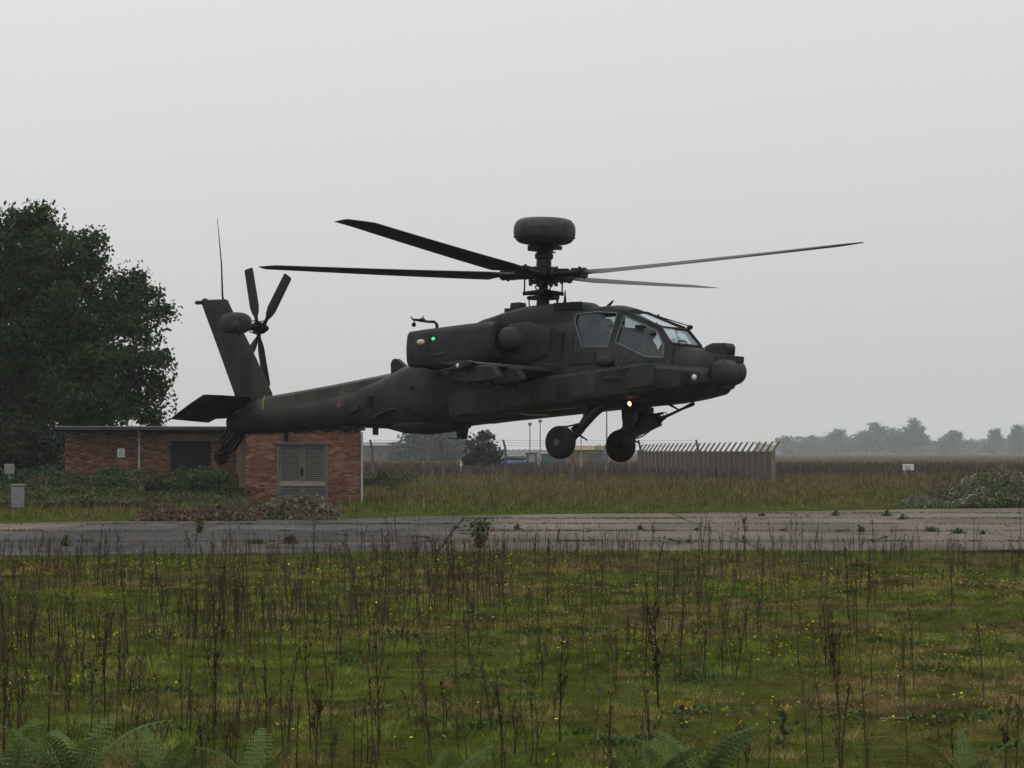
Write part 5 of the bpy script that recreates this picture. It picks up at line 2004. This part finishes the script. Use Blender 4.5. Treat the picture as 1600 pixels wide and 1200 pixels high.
    # ---- transmission fairing
    st = [(-1.75, 2.86, .16), (-1.45, 2.95, .30), (-.83, 3.09, .40), (-.23, 3.205, .43), (.54, 3.245, .43), (.96, 3.265, .42), (1.22, 3.25, .40), (1.36, 3.18, .36), (1.43, 3.06, .30)]
    MB().loft([ring_rr(x, zt, 2.6, w_, .86, 1, 2.85, 24, .45) for x, zt, w_ in st]).build('transmission_fairing', sk, h, smooth=35)
    MB().box((.98, -.405, 3.15), (.72, .03, .16), Matrix.Rotation(R(-1), 3, 'Y')).build('cooling_grille', M['black'], h, smooth=0)
    MB().prism([(-.83, 3.02), (-.50, 3.06), (-.55, 3.30), (-.78, 3.29)], lambda a, b: (a, -.12, b), lambda a, b: (a, .12, b)).box((-.88, -.05, 3.13), (.12, .16, .10)).build('sensor_housing', sk2, h, smooth=0, bevel=.015)
    MB().prism([(1.62, 3.13), (1.74, 3.13), (1.86, 3.27), (1.83, 3.275)], lambda a, b: (a, -.012, b), lambda a, b: (a, .012, b)).build('blade_antenna', dk, h, smooth=0)
    MB().tube([(.66, -.1, 3.24), (.66, -.1, 3.30), (.66, -.1, 3.52)], [.035, .03, .008], 8).build('whip_antenna', dk, h)
    MB().tube([(.5, -.15, 3.22), (.5, -.15, 3.36)], .025, 8).box((.47, -.15, 3.375), (.13, .05, .05)).tube([(-1.2, .1, 2.9), (-1.2, .1, 3.1)], .01, 6).prism([(-1.75, 2.87), (-1.4, 2.93), (-1.32, 2.99), (-1.5, 2.965)], lambda a, b: (a, -.1, b), lambda a, b: (a, .0, b)).build('roof_fittings', dk, h)

    # ---- tail boom, spine, fin, stabilator
    st = [(-4.1, 1.66, .66, .37), (-5.0, 1.545, .69, .355), (-6.1, 1.375, .64, .32), (-7.3, 1.23, .59, .28), (-8.3, 1.13, .55, .245), (-8.8, 1.08, .57, .21), (-8.95, 1.0, .65, .15)]
    MB().loft([ring_rr(x, a, b, w_, .8, .8, n=28, e=.85) for x, a, b, w_ in st]).build('tail_boom', sk, h, smooth=40)
    st = [(-3.75, 1.92, 1.3, .17), (-4.2, 1.845, 1.3, .175), (-5.86, 1.62, 1.15, .165), (-7.0, 1.485, 1.05, .15), (-7.75, 1.40, 1.0, .13), (-8.4, 1.32, 1.0, .10)]
    MB().loft([[(x, -w_, b), (x, -w_ * 1.02, t - .06), (x, -w_ * .6, t), (x, w_ * .6, t), (x, w_ * 1.02, t - .06), (x, w_, b)] for x, t, b, w_ in st]).build('boom_spine', M['spine'], h, smooth=25, bevel=.01)
    MB().tube([(-7.80, -.15, 1.04), (-7.81, -.165, 1.25), (-7.82, -.10, 1.405), (-7.82, .1, 1.405)], .014, 6).build('yellow_strap', M['yellow'], h)
    MB().prism([(-4.08, 1.80), (-4.10, 2.08), (-4.04, 2.17), (-3.95, 2.18), (-3.66, 1.99), (-3.6, 1.9)], lambda a, b: (a, -.12, b), lambda a, b: (a, .05, b)).build('antenna_sail', sk, h, smooth=0, bevel=.03)

    def airfoil(x0, x1, th, z, n=9):
        c = x1 - x0          # x1 leading edge (forward)
        up, lo = [], []
        for i in range(n):
            t = .5 * (1 - math.cos(math.pi * i / (n - 1)))
            y = th * (1.4845 * math.sqrt(t) - .63 * t - 1.758 * t * t + 1.4215 * t ** 3 - .5075 * t ** 4) * c
            up.append((x1 - c * t, y, z))
            lo.append((x1 - c * t, -y - .0005, z))
        return up + lo[::-1][:-1]
    fin = MB().loft([airfoil(-8.72, -7.55, .20, .80), airfoil(-8.86, -7.69, .19, 1.48), airfoil(-9.40, -8.36, .19, 2.5), airfoil(-9.90, -9.02, .18, 3.42), airfoil(-9.99, -9.13, .16, 3.60), airfoil(-9.97, -9.20, .10, 3.63)]).build('tail_fin', sk, h, smooth=40)
    MB().box((-10.04, 0, 3.575), (.20, .10, .085)).box((-9.86, 0, 3.64), (.12, .06, .05)).build('tail_light', sk2, fin, smooth=0, bevel=.015)
    MB().tube([(-9.27, 0, 3.58), (-9.31, 0, 3.70), (-9.37, 0, 4.45), (-9.54, 0, 5.48)], [.03, .022, .016, .006], 8).build('whip_antenna', dk, fin)
    MB().box((-8.45, -.115, 2.35), (.012, .012, 1.3), Matrix.Rotation(R(-28), 3, 'Y')).box((-8.85, -.10, 1.95), (.40, .012, .012)).box((-9.05, -.09, 2.55), (.42, .012, .012)).build('panel_seam', sk2, fin, smooth=0)
    st = MB()
    for s in (-1, 1):
        top, bot = [], []
        rings = []
        for y, t0, t1 in ((.08, 0, .86), (.36, 0, .90), (.46, 0, 1.06), (1.0, 0, 1.04), (1.52, .02, 1.02), (1.64, .42, 1.01), (1.72, .94, 1.0)):
            ring = []
            for k in range(12):
                a = 2 * math.pi * k / 12
                t = t0 + (t1 - t0) * (.5 - .5 * math.cos(a))
                th = .05 * math.sin(a) * (1.15 - t) * (t1 - t0) ** .6
                ring.append((-8.28 - .87 * t - .5 * th, s * y, 1.39 - .555 * t + th))
            rings.append(ring)
        st.loft(rings)
    sb = st.build('stabilator', M['skin'], h, smooth=40)
    MB().tube([(-8.6, -.06, .95), (-8.95, -.05, 1.02)], .05, 8).tube([(-8.6, .06, .95), (-8.95, .05, 1.02)], .05, 8).build('stabilator_hinge', dk, h)

    # ---- tail rotor on the left of the fin
    tr = MB().ball((-8.92, .05, 3.08), (.40, .27, .25), 22, 12, .8).ball((-8.72, -.05, 3.0), (.16, .20, .17), 16, 10).build('tail_gearbox', sk2, h)
    C = Vector((-8.86, .78, 3.02))
    hb = MB().tube([(-8.86, .2, 3.02), (-8.86, .95, 3.02)], [.10, .06], 12).lathe([(.06, .66), (.15, .68), (.15, .74), (.06, .76)], (-8.86, 0, 3.02), 'y', 16).lathe([(.05, .82), (.13, .84), (.13, .89), (.05, .91)], (-8.86, 0, 3.02), 'y', 16).ball((-8.86, .98, 3.02), (.07, .08, .07), 12, 8)
    for a in (-14, 33):
        for s in (-1, 1):
            d = Vector((math.sin(R(a)) * s, 0, math.cos(R(a)) * s))
            p = Vector((-8.86, .71 if a < 0 else .865, 3.02))
            hb.tube([p, p + d * .30], [.05, .04], 8)
            hb.tube([p + d * .2 + Vector((.08, -.05, 0)), Vector((-8.86, .5, 3.02)) + d * .12], .014, 6)
    hb.build('tail_rotor_hub', dk, h)
    for a in (-14, 33):
        for s in (-1, 1):
            d = Vector((math.sin(R(a)) * s, 0, math.cos(R(a)) * s))
            e = Vector((d.z, 0, -d.x))
            p = Vector((-8.86, .71 if a < 0 else .865, 3.02))
            rings = []
            for r_ in (.26, .36, .50, .9, 1.36, 1.40):
                ch = .10 if r_ < .3 else (.19 if r_ < .4 else .25)
                if r_ > 1.38:
                    ch = .21
                tw = R(14 - 6 * r_)
                ring = []
                for k in range(10):
                    t = 2 * math.pi * k / 10
                    u, v = .5 * ch * math.cos(t), .014 * math.sin(t)
                    ring.append(p + d * r_ + e * (u * math.cos(tw)) + Vector((0, u * math.sin(tw) + v, 0)))
                rings.append(ring)
            MB().loft(rings).build('tail_rotor_blade', M['blade'], h, smooth=50)

    # ---- stub wings and pylons
    for s in (-1, 1):
        rings = []
        for y, x1, ch, z, th in ((.50, .78, 1.32, 1.80, .16), (.9, .74, 1.25, 1.80, .15), (1.6, .52, 1.12, 1.83, .13), (2.25, .24, .98, 1.86, .11), (2.44, .16, .90, 1.87, .10)):
            ring = []
            for (a, b, c_) in airfoil(0, ch, th / ch * 1.1, 0, 8):
                ring.append((a + x1 - ch, s * y, z + b - .03 * (a - ch) / ch))
            rings.append(ring)
        wing = MB().loft(rings).build('stub_wing', sk2, h, smooth=40)
        MB().prism([(-.80, 1.69), (-.20, 1.82), (.10, 1.935), (.26, 1.90), (.22, 1.82), (-.2, 1.74)], lambda a, b: (a, s * 2.44, b), lambda a, b: (a, s * 2.60, b - .01)).build('wing_tip', sk, wing, smooth=0, bevel=.02)
        MB().ball((-.10, s * 2.61, 1.82), (.035, .03, .045), 10, 8).build('wing_tip_light', M['lamp_white'], wing)
        for y, dx in ((1.60, .06), (2.30, 0)):
            poly = [(-.72 + dx, 1.68), (-.3 + dx, 1.79), (.34 + dx, 1.835), (.62 + dx, 1.815), (.80 + dx, 1.59), (.70 + dx, 1.53), (.05 + dx, 1.49), (-.36 + dx, 1.52)]
            py = MB().prism(poly, lambda a, b: (a, s * (y - .10), b), lambda a, b: (a, s * (y + .10), b)).build('weapon_pylon', sk2, wing, smooth=0, bevel=.03)
            lg = MB()
            for x in (-.05, .22, .5):
                lg.box((x + dx, s * y, 1.48), (.07, .09, .09))
            lg.tube([(-.2 + dx, s * (y + .05), 1.47), (-.05 + dx, s * (y + .08), 1.40)], .012, 5)
            lg.build('pylon_lugs', dk, py, smooth=0)

    # ---- rotor mast, swash plate, radome
    mast_ = MB().tube([(0, 0, 3.1), (0, 0, 3.95)], .10, 20).tube([(0, 0, 3.14), (0, 0, 3.34)], [.15, .13], 20).build('rotor_mast', dk, h)
    sw = MB().lathe([(.12, 3.33), (.24, 3.35), (.26, 3.40), (.13, 3.41)], n=24).lathe([(.11, 3.43), (.22, 3.45), (.24, 3.49), (.10, 3.55)], n=24)
    for k in range(4):
        a = R(20 + 90 * k)
        sw.tube([(0, 0, 3.38), (.31 * math.cos(a), .31 * math.sin(a), 3.38)], [.06, .045], 8).ball((.31 * math.cos(a), .31 * math.sin(a), 3.38), (.05, .05, .045), 10, 6)
        sw.tube([(.31 * math.cos(a), .31 * math.sin(a), 3.38), (.30 * math.cos(a), .30 * math.sin(a), 3.16)], .014, 6)
        b_ = R((278.2, 188.2, 8.2, 98.2)[k] + 21.5)
        sw.tube([(.0, 0, 3.5), (.40 * math.cos(b_), .40 * math.sin(b_), 3.47)], [.07, .04], 8).ball((.40 * math.cos(b_), .40 * math.sin(b_), 3.47), (.04, .04, .05), 8, 6)
    sw.tube([(-.12, 0, 3.5), (-.24, .02, 3.62), (-.05, 0, 3.72)], .018, 6).tube([(.12, 0, 3.5), (.24, -.02, 3.62), (.05, 0, 3.74)], .018, 6)
    sw.build('swash_plate', dk, h)
    rt = MB().lathe([(.14, 3.66), (.30, 3.68), (.32, 3.73), (.20, 3.76), (.20, 3.93), (.32, 3.95), (.32, 4.0), (.22, 4.03), (.12, 4.05)], n=32)
    g = np.random.default_rng(8)
    for k in range(22):
        a = g.uniform(0, 6.28)
        rt.box((.27 * math.cos(a), .27 * math.sin(a), g.choice([3.66, 3.74, 4.02])), (.06, .06, .06))
    hub = rt.build('rotor_hub', dk, h, bevel=.004, seg=1)
    BL = [(278.2, .48), (188.2, .38), (8.2, .49), (98.2, .35)]
    for az, dz in BL:
        a = R(az)
        d = Vector((math.cos(a), math.sin(a), 0))
        e = Vector((-math.sin(a), math.cos(a), 0))       # leading edge side
        up = Vector((0, 0, 1))

        def bp(r_):
            return Vector((0, 0, HUB)) + d * r_ + up * (dz * (r_ / 7.3) ** 1.15)
        gr = MB()
        rot3 = Matrix((d, e, up)).transposed()
        gr.box(bp(.52), (.50, .24, .15), rot3).box(bp(.86), (.26, .28, .19), rot3).box(bp(.45) + up * .09, (.3, .10, .06), rot3)
        for sgn in (-1, 1):
            gr.tube([bp(.35) + e * .17 * sgn, bp(.95) + e * .15 * sgn], [.045, .055], 10)
            gr.tube([bp(.92) + e * .10 * sgn - up * .12, bp(.92) + e * .10 * sgn + up * .12], .035, 8)
            gr.ball(bp(.30) + e * .2 * sgn + up * .02, (.07, .07, .09), 10, 8)
        gr.build('blade_grip', dk, hub, bevel=.008, seg=1)
        MB().tube([bp(.37) + e * .147 - up * .04, Vector((0, 0, 3.47)) + d * .37 + e * .147], .017, 8).build('pitch_link', dk, hub)
        rings = []
        for r_ in (.86, 1.02, 1.2, 1.55, 2.0, 3.0, 4.0, 5.0, 6.0, 6.7, 7.0, 7.315):
            ch = np.interp(r_, [.86, 1.02, 1.55, 6.75, 7.315], [.16, .20, .53, .53, .34])
            th = np.interp(r_, [.86, 1.02, 1.55, 6.75, 7.315], [.09, .085, .055, .048, .02])
            swp = np.interp(r_, [0, 6.75, 7.315], [0, 0, .17])
            tw = R(np.interp(r_, [0, 1.2, 7.3], [15, 15, 6]))
            ring = []
            for k in range(14):
                t = 2 * math.pi * k / 14
                u = .5 * ch * math.cos(t)
                v = .5 * th * math.sin(t) * (1.0 + .45 * math.cos(t)) * 1.1
                u2 = u - .25 * ch - swp + (.06 if r_ > 1.3 else .0)
                if r_ < 1.3:
                    u2 = u
                ring.append(bp(r_) + e * (u2 * math.cos(tw) - v * math.sin(tw)) + up * (u2 * math.sin(tw) + v * math.cos(tw)))
            rings.append(ring)
        MB().loft(rings).build('rotor_blade', M['blade'], hub, smooth=50)
    mt = MB().lathe([(.12, 4.0), (.16, 4.02), (.155, 4.18), (.19, 4.20), (.195, 4.29), (.16, 4.32), (.15, 4.36), (.13, 4.38)], n=28)
    mt.box((-.10, 0, 4.42), (.38, .40, .12)).box((.18, .04, 4.425), (.34, .26, .08)).box((.20, 0, 4.32), (.18, .05, .03)).tube([(0, 0, 4.36), (0, 0, 4.55)], .12, 20).tube([(.2, .1, 4.44), (.2, .1, 4.54)], .014, 6)
    mt.build('radome_mount', dk, h, bevel=.012)
    prof = []
    for k in range(25):
        t = -math.pi / 2 + math.pi * k / 24
        r_ = .34 + .31 * abs(math.cos(t)) ** .62
        z_ = 4.775 + .268 * math.copysign(abs(math.sin(t)) ** .9, math.sin(t))
        prof.append((r_, z_))
    prof = [(.02, 4.50), (.15, 4.502)] + prof + [(.2, 5.047), (.02, 5.05)]
    rd = MB().lathe(prof, n=48).build('radome', M['radome'], h, smooth=60)
    MB().lathe([(.648, 4.640), (.652, 4.645), (.652, 4.650), (.648, 4.655)], n=48).build('radome_seam', sk2, rd)
    MB().prism([(0, 0), (.035, 0), (.017, .03)], lambda a, b: (-.18 + a, -.585 - .045, 4.80 + b), lambda a, b: (-.18 + a, -.60, 4.80 + b)).build('radome_mark', M['pale_mark'], rd, smooth=0)

    # ---- landing gear
    for s in (-1, 1):
        lg = MB().tube([(2.08, s * .55, 1.10), (1.95, s * .70, .93), (1.56, s * .80, .48), (1.38, s * .80, .33)], [.10, .095, .075, .07], 12)
        lg.tube([(1.72, s * .62, 1.12), (1.70, s * .66, .86)], .065, 12).tube([(1.70, s * .66, .86), (1.62, s * .78, .62)], .05, 12)
        lg.box((1.60, s * .78, .58), (.18, .12, .20), Matrix.Rotation(R(-40), 3, 'Y')).box((1.46, s * .80, .40), (.17, .11, .13), Matrix.Rotation(R(-45), 3, 'Y')).tube([(1.36, s * .72, .32), (1.36, s * 1.0, .32)], .06, 12)
        gear = lg.build('main_gear_leg', dk, h)
        MB().tube([(1.66, s * .86, .70), (1.36, s * .90, .635)], .018, 6).tube([(1.37, s * .90, .67), (1.37, s * .90, .60)], .012, 6).tube([(1.62, s * .86, .70), (1.50, s * .88, .60)], .014, 6).build('foot_step', dk, gear)
        MB().tube([(1.56, s * .86, .50), (1.72, s * .88, .47), (1.92, s * .88, .37)], [.035, .022, .016], 6).build('tie_down', dk, gear)
        prof = []
        for k in range(17):
            t = -math.pi * .5 + math.pi * k / 16
            prof.append((.215 + .125 * abs(math.cos(t)) ** .6, .135 * math.copysign(abs(math.sin(t)) ** .8, math.sin(t))))
        wh = MB().lathe(prof, (1.34, s * 1.015, .32), 'y', 44).build('tyre', M['rubber'], gear)
        if s < 0:
            f1 = 1
        MB().lathe([(.03, .145), (.07, .14), (.085, .105), (.15, .085), (.185, .105), (.215, .115), (.218, .0), (.215, -.115), (.185, -.105), (.15, -.085), (.085, -.105), (.07, -.14), (.03, -.145)], (1.34, s * 1.015, .32), 'y', 32).build('wheel_hub', M['rim'], gear)
    tw = MB().tube([(-8.55, 0, .70), (-8.80, 0, .50), (-9.05, 0, .32), (-9.15, 0, .24)], [.11, .10, .08, .07], 10)
    for s in (-1, 1):
        tw.tube([(-9.10, s * .09, .30), (-9.22, s * .11, .08)], .035, 8).tube([(-8.50, s * .05, .62), (-8.92, s * .10, .20), (-9.20, s * .11, .08)], .035, 8)
        tw.tube([(-8.78, s * .05, .85), (-9.16, s * .08, .46)], .028, 8).tube([(-8.62, s * .05, .78), (-9.0, s * .06, .42)], .03, 8)
    tw.box((-9.14, 0, .42), (.20, .16, .12), Matrix.Rotation(R(-35), 3, 'Y')).tube([(-9.2, .05, .42), (-9.28, .08, .30)], .025, 6).box((-9.28, 0, .25), (.10, .06, .04), Matrix.Rotation(R(-35), 3, 'Y')).tube([(-9.22, -.13, .08), (-9.22, .13, .08)], .03, 8)
    tg = tw.build('tail_gear_leg', dk, h)
    prof = [(.10 + .105 * abs(math.cos(-math.pi / 2 + math.pi * k / 12)) ** .6, .075 * math.sin(-math.pi / 2 + math.pi * k / 12)) for k in range(13)]
    MB().lathe(prof, (-9.21, 0, .075), 'y', 30).build('tyre', M['rubber'], tg)
    MB().lathe([(.02, .08), (.06, .07), (.10, .05), (.105, 0), (.10, -.05), (.06, -.07), (.02, -.08)], (-9.21, 0, .075), 'y', 20).build('wheel_hub', M['rim'], tg)

    # ---- chin gun
    gn = MB().tube([(2.55, 0, 1.15), (2.55, 0, .95)], .26, 20).box((2.45, -.17, .84), (.34, .07, .42), Matrix.Rotation(R(-8), 3, 'Y')).box((2.45, .17, .84), (.34, .07, .42), Matrix.Rotation(R(-8), 3, 'Y')).tube([(2.42, -.24, .70), (2.42, .24, .70)], .09, 12)
    gn.box((2.70, .10, .90), (.16, .22, .34)).tube([(2.60, -.2, 1.02), (2.86, -.14, .96), (2.88, -.1, .84)], .03, 6).box((2.30, 0, .78), (.14, .26, .30))
    gun = gn.build('gun_mount', dk, h, bevel=.008, seg=1)
    rt_ = Matrix.Rotation(R(-20.5), 3, 'Y')

    def gp(u, v, y=0.0):          # along and across the elevated gun line
        return Vector((2.55 + u * .937 - v * .35, y, .62 + u * .35 + v * .937))
    cr = MB().box(gp(.10, .0), (.85, .20, .22), rt_).box(gp(-.30, -.03), (.22, .16, .16), rt_).box(gp(.42, .05), (.30, .16, .12), rt_).tube([gp(-.45, -.12), gp(.05, -.17), gp(.55, -.08), gp(.68, -.03)], .016, 6).tube([gp(.5, .03, -.1), gp(.66, .10, -.1), gp(.80, .06, -.1), gp(.84, 0, -.08)], .012, 6).tube([gp(.05, .1, .12), gp(.3, .2, .12), gp(.62, .12, .1)], .03, 6).tube([gp(.45, -.1, -.1), gp(.72, -.07, -.1), gp(.74, .0, -.1)], .012, 6)
    cr.build('gun_cradle', dk, gun, bevel=.006, seg=1)
    MB().tube([gp(.4, 0), gp(.70, 0)], [.06, .05], 12).tube([gp(.70, 0), gp(.98, 0), gp(1.20, 0), gp(1.43, 0), gp(1.47, 0)], [.032, .028, .028, .045, .035], 12).build('gun_barrel', dk, gun)
    MB().prism([(3.16, 1.16), (3.28, 1.17), (3.56, 1.02), (3.545, 1.0), (3.30, 1.10)], lambda a, b: (a, -.015, b), lambda a, b: (a, .015, b)).build('belly_antenna', dk, h, smooth=0)
    fd = MB()
    for k in range(7):
        fd.box((2.64 + .015 * math.sin(k), -.205, .78 + .05 * k), (.055, .05, .034))
    fd.build('ammunition_chute', M['rim'], gun, smooth=0)

    # ---- lights and small fittings
    MB().lathe([(.03, 0), (.075, .01), (.08, .09), (.05, .12)], (2.60, -.52, 1.10), 'x', 16).build('light_housing', dk, h)
    MB().ball((2.70, -.53, 1.11), (.035, .055, .055), 14, 8).build('landing_light', M['warm_lit'], h)
    MB().prism([(-4.62, .75), (-4.54, .75), (-4.545, .53), (-4.605, .53)], lambda a, b: (a, -.06, b), lambda a, b: (a, .06, b)).build('belly_antenna', dk, h, smooth=0)
    MB().prism([(-2.22, .68), (-2.02, .68), (-2.06, .44), (-2.17, .44)], lambda a, b: (a, -.10, b), lambda a, b: (a, .10, b)).box((-2.24, 0, .445), (.50, .03, .018)).build('belly_antenna', dk, h, smooth=0)
    MB().prism([(-7.27, .62), (-7.18, .62), (-7.19, .39), (-7.25, .39)], lambda a, b: (a, -.03, b), lambda a, b: (a, .03, b)).build('belly_antenna', dk, h, smooth=0)
    bl = MB()
    for x, r_ in ((-7.6, .05), (-6.85, .06), (-6.4, .05), (-5.9, .07), (-5.35, .10), (-5.1, .07)):
        bl.ball((x, -.08, .60 + (x + 7.6) * .035), (r_ * 1.7, r_, r_), 12, 8)
    bl.ball((-1.85, -.1, .70), (.05, .04, .05), 8, 6).ball((-2.35, -.1, .66), (.04, .04, .06), 8, 6)
    bl.build('belly_blisters', sk, h)
    MB().prism([(-4.20, .92), (-3.62, 1.09), (-3.60, 1.05), (-3.9, .98), (-4.18, .86)], lambda a, b: (a, -.30, b), lambda a, b: (a, -.56, b)).build('flare_wedge', sk2, h, smooth=0, bevel=.02)
    MB().prism([(-5.02, 1.10), (-4.74, 1.15), (-4.74, 1.05), (-4.98, .98)], lambda a, b: (a, -.28, b), lambda a, b: (a, -.43, b)).build('flare_wedge', sk2, h, smooth=0, bevel=.02)
    MB().box((-4.42, -.385, 1.24), (.16, .05, .24)).build('recess', M['black'], h, smooth=0)  # black block, recess shade painted rather than sunk
    MB().lathe([(.005, 0), (.06, -.002), (.055, -.014), (.005, -.016)], (-5.36, -.338, 1.17), 'y', 14).build('stencil_disc', M['pink'], h)
    mk = MB()
    pts = []
    for k in range(15):
        t = R(60 + 240 * k / 14)
        pts.append((.42 + .52 * math.cos(t), -.585 + .035 * math.sin(t) - .0, .955 + .055 * math.sin(t)))
    mk.tube([(a, b, c_) for a, b, c_ in pts], .016, 6)
    mk.tube([(.68, -.565, 1.0), (1.0, -.57, 1.02), (1.35, -.57, 1.035)], .012, 6)
    mk.build('pale_marking', M['pale_mark'], h)
    dots = MB()
    g = np.random.default_rng(6)
    for _ in range(60):
        x = g.uniform(-1.2, 3.4)
        z = g.uniform(1.75, 2.9) if x < 1.1 else g.uniform(1.9, 2.02)
        dots.box((x, -.615 if z < 1.95 else -(ymap(z) + .012), z), (.018, .02, .018))
    dots.build('fasteners', sk2, h, smooth=0)
    chips = MB()
    for _ in range(22):
        x = g.uniform(-1.3, 3.9)
        if g.random() < .5 and x < 1.1:
            z = g.uniform(1.78, 2.3)
            chips.box((x, -.625, z), (g.uniform(.012, .04), .02, g.uniform(.012, .022)))
        else:
            chips.box((x, -.868, 1.45 + (x + .6) * .105 + g.uniform(-.22, .12)), (g.uniform(.012, .05), .03, g.uniform(.01, .022)))
    chips.build('paint_chips', M['frame'], h, smooth=0)
    for x0, x1, z0, z1 in ((.35, 1.0, 2.0, 2.62), (1.2, 1.85, 1.93, 2.2), (-.2, .25, 1.75, 2.1)):
        MB().box(((x0 + x1) / 2, -.60, (z0 + z1) / 2), (x1 - x0, .03, z1 - z0)).build('side_panel', sk, h, smooth=0, bevel=.012)
    for x, z in ((-2.75, 1.3), (-3.1, 1.5), (-3.0, .95), (-2.5, 1.15)):
        MB().box((x, -.50 + .0 * x, z), (.12, .06, .09)).build('vent', M['black'], h, smooth=0)
    return h, ymap


heli, _ym = build_helicopter()


def aircrew(x, z, label):
    """seated aviator: one skinned body (pelvis root, torso, neck, head, arms, thighs), helmet and visor as children"""
    P = [(.18, 0, .16), (.10, 0, .36), (.05, 0, .56), (.06, 0, .68), (.08, 0, .80),
         (.04, -.19, .58), (.16, -.25, .36), (.38, -.17, .34), (.04, .19, .58), (.16, .25, .36), (.38, .17, .34),
         (.24, -.10, .14), (.60, -.13, .22), (.66, -.13, .02), (.24, .10, .14), (.60, .13, .22), (.66, .13, .02)]
    E_ = [(0, 1), (1, 2), (2, 3), (3, 4), (2, 5), (5, 6), (6, 7), (2, 8), (8, 9), (9, 10), (0, 11), (11, 12), (12, 13), (0, 14), (14, 15), (15, 16)]
    Rr = [.15, .15, .15, .06, .085, .075, .05, .035, .075, .05, .035, .09, .07, .055, .09, .07, .055]
    me = bpy.data.meshes.new('person')
    me.from_pydata(P, E_, [])
    o = bpy.data.objects.new('person', me)
    COL.objects.link(o)
    me.materials.append(M['fabric'])
    o.modifiers.new('skin', 'SKIN')
    for i, v in enumerate(me.skin_vertices[0].data):
        v.radius = (Rr[i], Rr[i])
        v.use_root = i == 0
    sbm = o.modifiers.new('smooth', 'SUBSURF')
    sbm.levels = sbm.render_levels = 2
    hel = MB().ball((.07, 0, .84), (.145, .125, .135), 20, 12).build('helmet', M['helmet'], o)
    MB().ball((.135, 0, .815), (.085, .10, .07), 16, 10).build('visor', M['black'], o)
    MB().ball((.13, 0, .76), (.065, .06, .06), 12, 8).build('face', M['skinhuman'], o)
    mw = Matrix.LocRotScale(heli.location, heli.rotation_euler, None)
    o.location = mw @ Vector((x, 0, z))
    o.rotation_euler = heli.rotation_euler
    tag(o, label, 'person')


aircrew(1.62, 1.93, 'helmeted person in olive flying suit in the rear cockpit seat')
aircrew(2.72, 1.74, 'helmeted person in olive flying suit in the front cockpit seat')

# ------------------------------------------------------------------ haze
m_, t_, b_h = new_mat('haze')
t_.nodes.remove(b_h)
pv = t_.nodes.new('ShaderNodeVolumePrincipled')
pv.inputs['Color'].default_value = (0.90, 0.95, 1.0, 1)
pv.inputs['Density'].default_value = 0.00016
pv.inputs['Anisotropy'].default_value = 0.2
t_.links.new(pv.outputs[0], t_.nodes['Material Output'].inputs['Volume'])
hz = MB().box((0, 1650, 17.5), (6900, 3700, 37)).build('haze', m_, smooth=0)
tag(hz, kind='stuff')
